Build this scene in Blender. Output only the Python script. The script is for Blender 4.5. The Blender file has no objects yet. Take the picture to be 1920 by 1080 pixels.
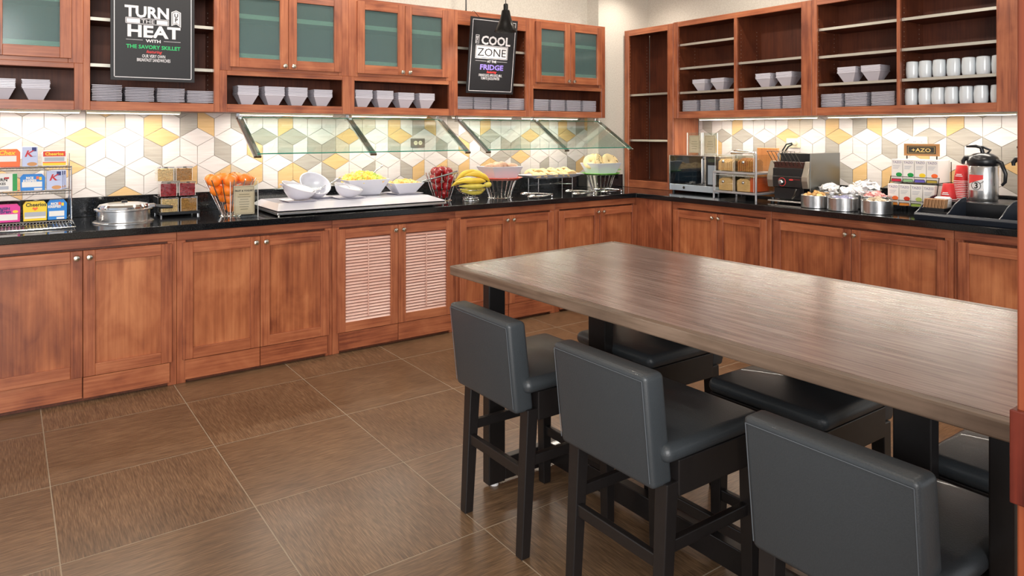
import bpy, bmesh, math, random
from mathutils import Vector, Matrix, Euler
random.seed(7)
PI = math.pi
SC = bpy.context.scene
COL = SC.collection

# ------------------------------------------------------------------ camera, world, lights, exposure
cam = bpy.data.objects.new('camera', bpy.data.cameras.new('camera'))
COL.objects.link(cam)
cam.location = (-4.4543, -4.3389, 1.441)
cam.rotation_euler = (PI/2, 0, -0.6139)
cam.data.sensor_width = 36
cam.data.lens = 36*1326.63/1920
cam.data.shift_x = (960-945.16)/1920
cam.data.shift_y = -(540-247.6)/1920
cam.data.clip_start = 0.05
SC.camera = cam

world = bpy.data.worlds.new('world'); SC.world = world
world.use_nodes = True
bg = world.node_tree.nodes['Background']
bg.inputs[0].default_value = (0.92, 0.95, 1.0, 1); bg.inputs[1].default_value = 0.7

SC.view_settings.view_transform = 'Standard'
SC.view_settings.look = 'None'
SC.view_settings.gamma = 1
SC.view_settings.use_curve_mapping = False
SC.view_settings.exposure = 0.22

def area(name, loc, rot, sx, sy, power, color=(1, .93, .84), spread=None):
    l = bpy.data.lights.new(name, 'AREA'); l.shape = 'RECTANGLE'; l.size = sx; l.size_y = sy
    l.energy = power; l.color = color
    if spread: l.spread = spread
    o = bpy.data.objects.new(name, l); o.location = loc; o.rotation_euler = rot; COL.objects.link(o)
    return o
def spot(name, loc, power, size=1.6, blend=.7, rot=(0, 0, 0), r=.05, color=(1, .9, .78)):
    l = bpy.data.lights.new(name, 'SPOT'); l.energy = power; l.spot_size = size; l.spot_blend = blend
    l.shadow_soft_size = r; l.color = color
    o = bpy.data.objects.new(name, l); o.location = loc; o.rotation_euler = rot; COL.objects.link(o)
    return o
# large soft fill added behind the camera, standing in for windows and room light
area('front_fill', (-6.2, -7.4, 2.0), (math.radians(84), 0, -0.62), 4.5, 2.6, 300, (1, .97, .94))
# recessed ceiling lamps
for i, (x, y, p) in enumerate([(-4.2, -1.5, 42), (-2.6, -1.5, 18), (-1.0, -1.5, 42), (-4.2, -3.4, 26), (-2.3, -3.6, 12), (-.7, -3.2, 42)]):
    spot('ceiling_lamp_light', (x, y, 2.96), p, 2.0, .8)
spot('ceiling_lamp_light', (.3, .25, 2.94), 26, 2.2, .9)
spot('ceiling_lamp_light', (-.4, -1.2, 2.96), 20, 1.9, .9)
for x in (-3.9, -2.7, -1.5, -.5): spot('ceiling_lamp_light', (x, -.1, 2.94), 22, 2.6, .9, (math.radians(25), 0, 0))
for y in (-.9, -2.1): spot('ceiling_lamp_light', (-.05, y, 2.94), 22, 2.6, .9, (0, math.radians(-25), 0))

for x in (-4.3, -3.1, -1.9, -.8):  # added unseen spots, no fittings, brightening the upper cabinet fronts
    spot('wall_wash_fill', (x, -1.5, 2.9), 25, 1.5, .9, (math.radians(60), 0, 0))
for y in (-.7, -2.0):
    spot('wall_wash_fill', (-1.2, y, 2.9), 24, 1.5, .9, (0, math.radians(-60), 0))

# ------------------------------------------------------------------ materials
def lin(c):
    r = []
    for v in c:
        v = v/255.0
        r.append(v/12.92 if v <= .04045 else ((v+.055)/1.055)**2.4)
    return (r[0], r[1], r[2], 1)
MATS = {}
def newmat(name):
    m = bpy.data.materials.new(name); m.use_nodes = True
    nt = m.node_tree; b = nt.nodes['Principled BSDF']
    return m, nt, b
def plain(name, rgb, rough=.5, metal=0, coat=0, trans=0, ior=None, emis=None, es=0, var=0, bump=0, bscale=60, spec=None, sss=0):
    if name in MATS: return MATS[name]
    m, nt, b = newmat(name)
    col = lin(rgb)
    b.inputs['Base Color'].default_value = col
    b.inputs['Roughness'].default_value = rough
    b.inputs['Metallic'].default_value = metal
    b.inputs['Coat Weight'].default_value = coat
    b.inputs['Transmission Weight'].default_value = trans
    if spec is not None: b.inputs['Specular IOR Level'].default_value = spec
    if ior: b.inputs['IOR'].default_value = ior
    if emis:
        b.inputs['Emission Color'].default_value = lin(emis); b.inputs['Emission Strength'].default_value = es
    if sss:
        b.inputs['Subsurface Weight'].default_value = sss; b.inputs['Subsurface Radius'].default_value = (.01, .01, .01)
    tc = nt.nodes.new('ShaderNodeTexCoord')
    n = nt.nodes.new('ShaderNodeTexNoise'); n.inputs['Scale'].default_value = bscale; n.inputs['Detail'].default_value = 3
    nt.links.new(tc.outputs['Object'], n.inputs['Vector'])
    if var:
        mr = nt.nodes.new('ShaderNodeMapRange'); mr.inputs[1].default_value = .3; mr.inputs[2].default_value = .7
        mr.inputs[3].default_value = 1-var; mr.inputs[4].default_value = 1+var
        nt.links.new(n.outputs['Fac'], mr.inputs[0])
        h = nt.nodes.new('ShaderNodeHueSaturation'); h.inputs['Color'].default_value = col
        nt.links.new(mr.outputs[0], h.inputs['Value']); nt.links.new(h.outputs[0], b.inputs['Base Color'])
    if bump:
        bp = nt.nodes.new('ShaderNodeBump'); bp.inputs['Strength'].default_value = bump; bp.inputs['Distance'].default_value = .002
        nt.links.new(n.outputs['Fac'], bp.inputs['Height']); nt.links.new(bp.outputs[0], b.inputs['Normal'])
    MATS[name] = m
    return m

def wood(name, dark, mid, light, axis='z', scale=1.0, rough=.35, coat=.25, blotch=.55, streak=.5):
    """stained maple: long grain along one local axis plus soft cloudy blotches"""
    m, nt, b = newmat(name)
    L = nt.links.new
    tc = nt.nodes.new('ShaderNodeTexCoord'); oi = nt.nodes.new('ShaderNodeObjectInfo')
    add = nt.nodes.new('ShaderNodeVectorMath'); add.operation = 'ADD'
    mul = nt.nodes.new('ShaderNodeVectorMath'); mul.operation = 'SCALE'; mul.inputs[0].default_value = (7.3, 5.1, 9.7)
    L(oi.outputs['Random'], mul.inputs['Scale']); L(tc.outputs['Object'], add.inputs[0]); L(mul.outputs[0], add.inputs[1])
    def noise(sc, detail, dist=0):
        mp = nt.nodes.new('ShaderNodeMapping'); mp.inputs['Scale'].default_value = sc
        n = nt.nodes.new('ShaderNodeTexNoise'); n.inputs['Scale'].default_value = 1; n.inputs['Detail'].default_value = detail
        n.inputs['Distortion'].default_value = dist
        L(add.outputs[0], mp.inputs['Vector']); L(mp.outputs[0], n.inputs['Vector'])
        return n.outputs['Fac']
    long, cross = 3.0*scale, 85*scale
    s = {'z': (cross, cross, long), 'x': (long, cross, cross), 'y': (cross, long, cross)}[axis]
    s2 = {'z': (8*scale, 8*scale, 4.5*scale), 'x': (4.5*scale, 8*scale, 8*scale), 'y': (8*scale, 4.5*scale, 8*scale)}[axis]
    fine = noise(s, 3, .3); cloud = noise(s2, 5, .5)
    ma = nt.nodes.new('ShaderNodeMath'); ma.operation = 'MULTIPLY'; ma.inputs[1].default_value = streak; L(fine, ma.inputs[0])
    mb = nt.nodes.new('ShaderNodeMath'); mb.operation = 'MULTIPLY_ADD'; mb.inputs[1].default_value = blotch; L(cloud, mb.inputs[0]); L(ma.outputs[0], mb.inputs[2])
    mc = nt.nodes.new('ShaderNodeMath'); mc.operation = 'MULTIPLY_ADD'; mc.inputs[1].default_value = .12; mc.inputs[2].default_value = -.06+.5*(1-blotch-streak)
    L(oi.outputs['Random'], mc.inputs[0])
    md = nt.nodes.new('ShaderNodeMath'); md.operation = 'ADD'; L(mb.outputs[0], md.inputs[0]); L(mc.outputs[0], md.inputs[1])
    r = nt.nodes.new('ShaderNodeValToRGB')
    e = r.color_ramp.elements
    e[0].position = .31; e[0].color = lin(dark); e[1].position = .7; e[1].color = lin(light)
    k = e.new(.5); k.color = lin(mid)
    L(md.outputs[0], r.inputs[0]); L(r.outputs[0], b.inputs['Base Color'])
    b.inputs['Roughness'].default_value = rough; b.inputs['Coat Weight'].default_value = coat; b.inputs['Coat Roughness'].default_value = .2
    bp = nt.nodes.new('ShaderNodeBump'); bp.inputs['Strength'].default_value = .06; bp.inputs['Distance'].default_value = .001
    L(fine, bp.inputs['Height']); L(bp.outputs[0], b.inputs['Normal'])
    MATS[name] = m
    return m
WV = wood('maple_vertical', (116, 58, 37), (160, 91, 59), (186, 116, 78), 'z')
WH = wood('maple_horizontal', (116, 58, 37), (160, 91, 59), (186, 116, 78), 'x')
WP = wood('maple_panel', (122, 62, 38), (168, 98, 61), (198, 128, 84), 'z', scale=.8, blotch=.68, streak=.34)
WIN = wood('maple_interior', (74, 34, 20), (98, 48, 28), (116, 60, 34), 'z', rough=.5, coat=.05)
WLOUV = wood('louvre_wood', (216, 164, 146), (230, 186, 170), (240, 204, 190), 'x', rough=.3)
WTAB = wood('table_laminate', (112, 92, 86), (146, 123, 115), (174, 152, 144), 'y', scale=1.1, rough=.26, coat=.7, blotch=.35, streak=.75)
WEDGE = wood('table_edge_wood', (92, 76, 64), (118, 99, 84), (142, 121, 105), 'y', rough=.3)
WPOST = wood('post_wood', (104, 44, 24), (134, 62, 34), (154, 78, 46), 'z', rough=.4)
WRED = wood('red_wood', (44, 14, 10), (84, 28, 20), (116, 46, 32), 'z', rough=.25)
WBOARD = wood('board_wood', (188, 112, 56), (212, 140, 80), (228, 160, 98), 'z', rough=.5)

def granite():
    m, nt, b = newmat('black_granite')
    tc = nt.nodes.new('ShaderNodeTexCoord'); n = nt.nodes.new('ShaderNodeTexNoise'); n.inputs['Scale'].default_value = 260
    n.inputs['Detail'].default_value = 4
    r = nt.nodes.new('ShaderNodeValToRGB'); r.color_ramp.elements[0].position = .55; r.color_ramp.elements[0].color = lin((12, 13, 15))
    r.color_ramp.elements[1].position = .78; r.color_ramp.elements[1].color = lin((70, 74, 80))
    nt.links.new(tc.outputs['Object'], n.inputs['Vector']); nt.links.new(n.outputs['Fac'], r.inputs[0]); nt.links.new(r.outputs[0], b.inputs['Base Color'])
    b.inputs['Roughness'].default_value = .1
    return m
GRAN = granite()

def wallpaper():
    m, nt, b = newmat('wall_covering')
    tc = nt.nodes.new('ShaderNodeTexCoord'); n = nt.nodes.new('ShaderNodeTexNoise'); n.inputs['Scale'].default_value = 90; n.inputs['Detail'].default_value = 5
    r = nt.nodes.new('ShaderNodeValToRGB'); r.color_ramp.elements[0].position = .3; r.color_ramp.elements[0].color = lin((206, 200, 188))
    r.color_ramp.elements[1].position = .7; r.color_ramp.elements[1].color = lin((224, 219, 208))
    nt.links.new(tc.outputs['Object'], n.inputs['Vector']); nt.links.new(n.outputs['Fac'], r.inputs[0]); nt.links.new(r.outputs[0], b.inputs['Base Color'])
    bp = nt.nodes.new('ShaderNodeBump'); bp.inputs['Strength'].default_value = .15; bp.inputs['Distance'].default_value = .002
    nt.links.new(n.outputs['Fac'], bp.inputs['Height']); nt.links.new(bp.outputs[0], b.inputs['Normal'])
    b.inputs['Roughness'].default_value = .8
    return m
WALL = wallpaper()

def walltile(name, rgb, rgb2):
    m, nt, b = newmat(name)
    tc = nt.nodes.new('ShaderNodeTexCoord'); mp = nt.nodes.new('ShaderNodeMapping'); mp.inputs['Scale'].default_value = (6, 6, 120)
    n = nt.nodes.new('ShaderNodeTexNoise'); n.inputs['Scale'].default_value = 1; n.inputs['Detail'].default_value = 3
    r = nt.nodes.new('ShaderNodeValToRGB'); r.color_ramp.elements[0].position = .35; r.color_ramp.elements[0].color = lin(rgb)
    r.color_ramp.elements[1].position = .65; r.color_ramp.elements[1].color = lin(rgb2)
    nt.links.new(tc.outputs['Object'], mp.inputs['Vector']); nt.links.new(mp.outputs[0], n.inputs['Vector'])
    nt.links.new(n.outputs['Fac'], r.inputs[0]); nt.links.new(r.outputs[0], b.inputs['Base Color'])
    b.inputs['Roughness'].default_value = .3
    return m
TILE = {'w': walltile('tile_white', (206, 199, 195), (217, 211, 208)), 'g': walltile('tile_grey', (158, 152, 142), (172, 166, 157)),
        'y': walltile('tile_gold', (204, 168, 116), (214, 180, 130)), 'b': walltile('tile_beige', (186, 174, 158), (198, 187, 171))}

def floortile(name, axis):
    m, nt, b = newmat(name)
    L = nt.links.new
    tc = nt.nodes.new('ShaderNodeTexCoord'); oi = nt.nodes.new('ShaderNodeObjectInfo')
    add = nt.nodes.new('ShaderNodeVectorMath'); add.operation = 'ADD'
    mul = nt.nodes.new('ShaderNodeVectorMath'); mul.operation = 'SCALE'; mul.inputs[0].default_value = (17.3, 25.1, 9.7)
    L(oi.outputs['Random'], mul.inputs['Scale']); L(tc.outputs['Object'], add.inputs[0]); L(mul.outputs[0], add.inputs[1])
    def noise(sc, det):
        mp = nt.nodes.new('ShaderNodeMapping'); mp.inputs['Scale'].default_value = sc
        n = nt.nodes.new('ShaderNodeTexNoise'); n.inputs['Scale'].default_value = 1; n.inputs['Detail'].default_value = det
        L(add.outputs[0], mp.inputs['Vector']); L(mp.outputs[0], n.inputs['Vector']); return n.outputs['Fac']
    f = noise((15, 270, 1) if axis == 'x' else (270, 15, 1), 3); c = noise((3, 3, 1), 3)
    a = nt.nodes.new('ShaderNodeMath'); a.operation = 'MULTIPLY_ADD'; a.inputs[1].default_value = .75
    c2 = nt.nodes.new('ShaderNodeMath'); c2.operation = 'MULTIPLY'; c2.inputs[1].default_value = .25; L(c, c2.inputs[0])
    L(f, a.inputs[0]); L(c2.outputs[0], a.inputs[2])
    r = nt.nodes.new('ShaderNodeValToRGB'); e = r.color_ramp.elements
    e[0].position = .3; e[0].color = lin((78, 60, 43)); e[1].position = .7; e[1].color = lin((146, 117, 88)); k = e.new(.5); k.color = lin((112, 87, 64))
    L(a.outputs[0], r.inputs[0]); L(r.outputs[0], b.inputs['Base Color'])
    b.inputs['Roughness'].default_value = .3
    bp = nt.nodes.new('ShaderNodeBump'); bp.inputs['Strength'].default_value = .12; bp.inputs['Distance'].default_value = .001
    L(f, bp.inputs['Height']); L(bp.outputs[0], b.inputs['Normal'])
    return m
FT = {'x': floortile('floor_tile_grain_x', 'x'), 'y': floortile('floor_tile_grain_y', 'y')}
GROUT = plain('floor_grout', (168, 154, 134), .8, var=.06)
WGROUT = plain('wall_grout', (150, 144, 136), .8, var=.04)
STEEL = plain('brushed_steel', (200, 200, 200), .25, .96, var=.05, bscale=30)
CHROME = plain('chrome', (225, 225, 225), .1, 1)
DSTEEL = plain('dark_steel', (120, 118, 112), .3, 1)
GASK = plain('grey_gasket', (92, 92, 86), .5)
SHELFM = plain('shelf_edge_metal', (205, 202, 190), .35, .7)
NICK = plain('nickel', (214, 206, 190), .2, 1)
LEATH = plain('blue_grey_leather', (56, 61, 65), .4, 0, .08, var=.07, bump=.25, bscale=300)
STITCH = plain('stitching', (88, 94, 100), .7)
BLACKW = plain('black_wood', (27, 24, 24), .38, coat=.15, var=.1)
BLACKM = plain('black_metal', (18, 18, 18), .25, .3)
BLACKP = plain('black_plastic', (22, 24, 28), .3)
NAVYP = plain('dark_blue_plastic', (34, 40, 50), .3)
WHITE = plain('white_porcelain', (208, 206, 216), .18, coat=.3)
WHITEM = plain('white_mug_glaze', (212, 220, 226), .15, coat=.5)
WHITEP = plain('white_paper', (232, 230, 230), .6)
CREAM = plain('cream_card', (200, 182, 158), .7)
INK = plain('black_ink', (34, 32, 30), .6)
SIGNB = plain('sign_black', (30, 31, 35), .45, var=.05)
SIGNW = plain('sign_white', (226, 224, 228), .5)
SIGNG = plain('sign_green', (44, 190, 110), .5)
SIGNR = plain('sign_red', (226, 66, 66), .5)
SIGNV = plain('sign_violet', (150, 130, 226), .5)
ORNG = plain('orange_peel', (245, 130, 34), .4, bump=.35, bscale=260, var=.05, sss=.05)
APPLE = plain('apple_skin', (138, 14, 20), .22, coat=.4, var=.3, bscale=25)
BANA = plain('banana_skin', (226, 190, 62), .45, var=.1, bscale=18)
BANAG = plain('banana_green', (208, 190, 80), .45, var=.1, bscale=18)
STEM = plain('stem_brown', (74, 54, 30), .7)
BREAD = plain('bread_crumb', (214, 172, 116), .8, var=.12, bump=.6, bscale=90)
CRUST = plain('bread_crust', (168, 106, 56), .7, var=.15, bump=.4, bscale=60)
COOK = plain('cookie', (222, 190, 142), .8, var=.12, bump=.8, bscale=110)
BAGEL = plain('bagel_crumb', (232, 206, 156), .75, var=.08, bump=.4, bscale=90)
RAIS = plain('raisin', (44, 26, 30), .6)
MUFF = plain('wrapped_roll', (206, 160, 134), .6, var=.18, bump=.5, bscale=50)
PINK = plain('yogurt', (242, 228, 226), .3)
FRUITY = plain('fruit_yellow', (244, 214, 92), .35, var=.06)
FRUITO = plain('fruit_orange', (240, 170, 90), .35, var=.06)
FRUITG = plain('fruit_green', (186, 204, 110), .35, var=.06)
PINE = plain('pineapple', (244, 206, 132), .4, var=.08)
OATS = plain('oats', (206, 176, 128), .8, var=.3, bscale=120, bump=.5)
GRANO = plain('granola', (160, 116, 60), .8, var=.3, bscale=120, bump=.5)
BERRY = plain('dried_berries', (140, 20, 36), .35, var=.5, bscale=100, bump=.5)
REDP = plain('red_plate', (220, 70, 50), .3, coat=.4)
GRNP = plain('green_plate', (96, 176, 50), .3, coat=.4)
REDC = plain('red_cup', (206, 38, 40), .5)
CARD = plain('brown_cardboard', (178, 136, 98), .8, var=.08)
IVORY = plain('ivory_plastic', (228, 220, 190), .4)
RUBBER = plain('rubber_cable', (26, 30, 30), .5)
LED = plain('led_tube', (255, 250, 236), .5, emis=(255, 244, 222), es=9)
BULB = plain('lamp_disc', (255, 240, 215), .5, emis=(255, 236, 205), es=12)
def glass(name, tint, refl=1.0, rough=.02):
    m = bpy.data.materials.new(name); m.use_nodes = True; nt = m.node_tree
    nt.nodes.clear(); L = nt.links.new
    out = nt.nodes.new('ShaderNodeOutputMaterial'); mx = nt.nodes.new('ShaderNodeMixShader')
    t = nt.nodes.new('ShaderNodeBsdfTransparent'); t.inputs[0].default_value = lin(tint)
    g = nt.nodes.new('ShaderNodeBsdfGlossy'); g.inputs['Roughness'].default_value = rough; g.inputs[0].default_value = (1, 1, 1, 1)
    f = nt.nodes.new('ShaderNodeLayerWeight'); f.inputs[0].default_value = .5
    pw = nt.nodes.new('ShaderNodeMath'); pw.operation = 'POWER'; pw.inputs[1].default_value = 4; L(f.outputs['Facing'], pw.inputs[0])
    ml = nt.nodes.new('ShaderNodeMath'); ml.operation = 'MULTIPLY_ADD'; ml.inputs[1].default_value = .8*refl; ml.inputs[2].default_value = .035*refl
    L(pw.outputs[0], ml.inputs[0]); L(ml.outputs[0], mx.inputs[0]); L(t.outputs[0], mx.inputs[1]); L(g.outputs[0], mx.inputs[2]); L(mx.outputs[0], out.inputs[0])
    return m
GLASS = glass('clear_glass', (240, 250, 247)); ACRY = glass('acrylic', (250, 252, 250), .9)
GEDGE = plain('glass_green_edge', (52, 150, 128), .15, coat=.5)
def frosted():
    m, nt, b = newmat('frosted_teal_glass')
    b.inputs['Base Color'].default_value = lin((176, 212, 210)); b.inputs['Roughness'].default_value = .14
    b.inputs['Transmission Weight'].default_value = .86; b.inputs['IOR'].default_value = 1.2
    b.inputs['Coat Weight'].default_value = .6; b.inputs['Coat Roughness'].default_value = .12
    return m
FROST = frosted()

# ------------------------------------------------------------------ mesh helpers
class MB:
    def __init__(s): s.v = []; s.f = []
    def _add(s, vs, fs):
        o = len(s.v); s.v += [tuple(p) for p in vs]; s.f += [tuple(i+o for i in f) for f in fs]; return s
    def box(s, x0, x1, y0, y1, z0, z1):
        x0, x1 = min(x0, x1), max(x0, x1); y0, y1 = min(y0, y1), max(y0, y1); z0, z1 = min(z0, z1), max(z0, z1)
        return s._add([(x0, y0, z0), (x1, y0, z0), (x1, y1, z0), (x0, y1, z0), (x0, y0, z1), (x1, y0, z1), (x1, y1, z1), (x0, y1, z1)],
                      [(0, 3, 2, 1), (4, 5, 6, 7), (0, 1, 5, 4), (1, 2, 6, 5), (2, 3, 7, 6), (3, 0, 4, 7)])
    def hexa(s, p):   # 8 points bottom ccw + top ccw
        return s._add(p, [(0, 3, 2, 1), (4, 5, 6, 7), (0, 1, 5, 4), (1, 2, 6, 5), (2, 3, 7, 6), (3, 0, 4, 7)])
    def prism(s, poly, z0, z1):
        n = len(poly)
        return s._add([(x, y, z0) for x, y in poly]+[(x, y, z1) for x, y in poly],
                      [tuple(range(n))[::-1], tuple(range(n, 2*n))]+[(i, (i+1) % n, n+(i+1) % n, n+i) for i in range(n)])
    def prismx(s, poly, x0, x1):   # poly in (y,z), extruded along x
        n = len(poly)
        return s._add([(x0, y, z) for y, z in poly]+[(x1, y, z) for y, z in poly],
                      [tuple(range(n))[::-1], tuple(range(n, 2*n))]+[(i, (i+1) % n, n+(i+1) % n, n+i) for i in range(n)])
    def prismy(s, poly, y0, y1):   # poly in (x,z), extruded along y
        n = len(poly)
        return s._add([(x, y0, z) for x, z in poly]+[(x, y1, z) for x, z in poly],
                      [tuple(range(n))[::-1], tuple(range(n, 2*n))]+[(i, (i+1) % n, n+(i+1) % n, n+i) for i in range(n)])
    def lathe(s, prof, cx=0, cy=0, n=24, cap0=True, cap1=True, a0=0):
        vs = []; k = len(prof)
        for r, z in prof:
            for i in range(n):
                a = a0+2*PI*i/n; vs.append((cx+r*math.cos(a), cy+r*math.sin(a), z))
        fs = []
        for j in range(k-1):
            for i in range(n):
                i2 = (i+1) % n; fs.append((j*n+i, j*n+i2, (j+1)*n+i2, (j+1)*n+i))
        if cap0: fs.append(tuple(range(n))[::-1])
        if cap1: fs.append(tuple((k-1)*n+i for i in range(n)))
        return s._add(vs, fs)
    def cyl(s, cx, cy, z0, z1, r, n=20): return s.lathe([(r, z0), (r, z1)], cx, cy, n)
    def tube(s, pts, r, n=8, cap=True):
        pts = [Vector(p) for p in pts]; rr = r if isinstance(r, (list, tuple)) else [r]*len(pts)
        vs = []; up = None
        for i, p in enumerate(pts):
            d = (pts[min(i+1, len(pts)-1)]-pts[max(i-1, 0)]).normalized()
            if up is None:
                up = Vector((0, 0, 1)) if abs(d.z) < .9 else Vector((1, 0, 0))
            a = d.cross(up).normalized(); b = a.cross(d).normalized(); up = b
            for k in range(n):
                t = 2*PI*k/n; q = p+rr[i]*(math.cos(t)*a+math.sin(t)*b); vs.append(tuple(q))
        fs = []
        for i in range(len(pts)-1):
            for k in range(n):
                k2 = (k+1) % n; fs.append((i*n+k, i*n+k2, (i+1)*n+k2, (i+1)*n+k))
        if cap: fs.append(tuple(range(n))[::-1]); fs.append(tuple((len(pts)-1)*n+k for k in range(n)))
        return s._add(vs, fs)
    def ring(s, cx, cy, z, R, r, n=32, m=6):
        pts = [(cx+R*math.cos(2*PI*i/n), cy+R*math.sin(2*PI*i/n), z) for i in range(n)]
        vs = []
        for i in range(n):
            a = 2*PI*i/n
            for k in range(m):
                t = 2*PI*k/m; q = R+r*math.cos(t); vs.append((cx+q*math.cos(a), cy+q*math.sin(a), z+r*math.sin(t)))
        return s._add(vs, [(i*m+k, ((i+1) % n)*m+k, ((i+1) % n)*m+(k+1) % m, i*m+(k+1) % m) for i in range(n) for k in range(m)])
    def sphere(s, c, r, nu=14, nv=9, sq=(1, 1, 1)):
        prof = [(max(1e-4, r*math.sin(PI*j/nv)), -r*math.cos(PI*j/nv)) for j in range(nv+1)]
        vs = []; 
        for q, z in prof[1:-1]:
            for i in range(nu):
                a = 2*PI*i/nu; vs.append((c[0]+q*math.cos(a)*sq[0], c[1]+q*math.sin(a)*sq[1], c[2]+z*sq[2]))
        b = len(vs); vs.append((c[0], c[1], c[2]-r*sq[2])); vs.append((c[0], c[1], c[2]+r*sq[2]))
        fs = []; k = nv-1
        for j in range(k-1):
            for i in range(nu):
                i2 = (i+1) % nu; fs.append((j*nu+i, j*nu+i2, (j+1)*nu+i2, (j+1)*nu+i))
        for i in range(nu):
            i2 = (i+1) % nu; fs.append((b, i2, i)); fs.append((b+1, (k-1)*nu+i, (k-1)*nu+i2))
        return s._add(vs, fs)
    def sqbowl(s, w0, w1, z0, z1, t=.006, d0=None, d1=None, cx=0, cy=0):
        """open square vessel, bottom side w0, top side w1, wall t (d = depths)"""
        d0 = d0 or w0; d1 = d1 or w1
        def q(w, d, z): return [(cx-w/2, cy-d/2, z), (cx+w/2, cy-d/2, z), (cx+w/2, cy+d/2, z), (cx-w/2, cy+d/2, z)]
        vs = q(w0, d0, z0)+q(w1, d1, z1)+q(w1-2*t, d1-2*t, z1)+q(w0-2*t, d0-2*t, z0+t)
        fs = [(0, 3, 2, 1)]
        for a in (0, 4, 8):
            for i in range(4):
                j = (i+1) % 4; fs.append((a+i, a+j, a+4+j, a+4+i))
        fs.append((12, 13, 14, 15))
        return s._add(vs, fs)
    def xf(s, M):
        s.v = [tuple(M @ Vector(p)) for p in s.v]; return s
    def merge(s, o): return s._add(o.v, o.f)
    def mesh(s, name, m, smooth=None):
        me = bpy.data.meshes.new(name); me.from_pydata(s.v, [], s.f)
        bm = bmesh.new(); bm.from_mesh(me); bmesh.ops.recalc_face_normals(bm, faces=bm.faces); bm.to_mesh(me); bm.free()
        if smooth is not None:
            for p in me.polygons: p.use_smooth = True
            me.set_sharp_from_angle(angle=math.radians(smooth))
        me.materials.append(m); me.update()
        return me
    def build(s, name, m, parent=None, smooth=None, bevel=None, seg=2, loc=None, rot=None, label=None):
        o = bpy.data.objects.new(name, s.mesh(name, m, smooth)); COL.objects.link(o)
        if parent: o.parent = parent
        if loc: o.location = loc
        if rot: o.rotation_euler = rot
        if bevel:
            bv = o.modifiers.new('bevel', 'BEVEL'); bv.width = bevel; bv.segments = seg; bv.limit_method = 'ANGLE'; bv.angle_limit = .6
            if seg > 2:
                for p in o.data.polygons: p.use_smooth = True
                o.data.set_sharp_from_angle(angle=math.radians(60)) if seg < 3 else None
        if label: o['label'] = label
        return o
def tag(o, label, cat, group=None, kind=None):
    o['label'] = label; o['category'] = cat
    if group: o['group'] = group
    if kind: o['kind'] = kind
    return o
def thing(name, label, cat, loc=(0, 0, 0), rz=0, group=None):
    o = bpy.data.objects.new(name, None); COL.objects.link(o); o.empty_display_size = .05
    o.location = loc; o.rotation_euler = (0, 0, rz)
    return tag(o, label, cat, group)
def struct(o, label=None):
    o['kind'] = 'structure'
    if label: o['label'] = label
    return o
def dup(root, loc=None, rot=None, label=None, group=None):
    r = root.copy(); COL.objects.link(r)
    if loc: r.location = loc
    if rot is not None: r.rotation_euler = rot
    if label: r['label'] = label
    if group: r['group'] = group
    for ch in list(root.children):
        c = ch.copy(); COL.objects.link(c); c.parent = r
        for g in list(ch.children):
            d = g.copy(); COL.objects.link(d); d.parent = c
    return r
RR = -PI/2      # items on the right run: local x runs towards the camera along the wall, local y into the wall
def right(x, y, z=0): return (y, -x, z)
def text(s, size, m, parent, loc, rot=(PI/2, 0, 0), bold=0, xs=1, align='CENTER', name='lettering', shear=0, ext=.0003):
    c = bpy.data.curves.new('lettering', 'FONT'); c.body = s; c.size = size; c.align_x = align; c.align_y = 'BOTTOM_BASELINE'
    c.extrude = ext; c.offset = bold; c.shear = shear; c.resolution_u = 2
    t = bpy.data.objects.new('tmp', c); COL.objects.link(t)
    me = bpy.data.meshes.new_from_object(t)
    bpy.data.objects.remove(t); bpy.data.curves.remove(c)
    me.materials.clear(); me.materials.append(m)
    o = bpy.data.objects.new(name, me); COL.objects.link(o); o.parent = parent; o.location = loc; o.rotation_euler = rot; o.scale = (xs, 1, 1)
    return o
ORD = ['', 'first', 'second', 'third', 'fourth', 'fifth', 'sixth', 'seventh', 'eighth', 'ninth', 'tenth', 'eleventh', 'twelfth', 'thirteenth', 'fourteenth']

# ------------------------------------------------------------------ room shell
T = .636; GX, GY = -4.3053, -.2894
floor = struct(MB().box(-9.2, 1.0, -9.5, 1.0, -.1, -.0006).build('floor', GROUT))
fl_meshes = {a: MB().box(.002, T-.002, -T+.0024, -.0024, -.006, 0).mesh('tile', FT[a]) for a in 'xy'}
for i in range(-3, 8):
    for j in range(-2, 8):
        o = bpy.data.objects.new('tile', fl_meshes['y' if (i+j) % 2 else 'x']); COL.objects.link(o); o.parent = floor
        o.location = (GX+i*T, GY-j*T, 0)
WB, WR, CZ = .76, .78, .914
wall_back = struct(MB().box(-7.5, .98, WB+.02, WB+.2, 0, 3.0).build('wall_back', WALL))
wall_right = struct(MB().box(WR+.02, WR+.2, -5.6, WB+.02, 0, 3.0).build('wall_right', WALL))
struct(MB().box(-7.5, .98, WB, WB+.02, 1.58, 3.0).build('trim_1', WALL))
struct(MB().box(WR, WR+.02, -5.6, WB, 1.58, 3.0).build('trim_2', WALL))
pil = struct(MB().box(.114, WR, .6, WB, CZ+.002, 3.0).build('wall_pilaster', WALL))
ceil = struct(MB().box(-7.5, .98, -5.6, .98, 3.0, 3.1).build('ceiling', plain('ceiling_paint', (226, 222, 212), .9)))
struct(MB().box(-5.6, .114, WB-.001, WB+.02, 1.0, 1.58).build('trim_3', WGROUT))
struct(MB().box(WR-.001, WR+.02, -5.6, .6, 1.0, 1.58).build('trim_4', WGROUT))

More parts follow.
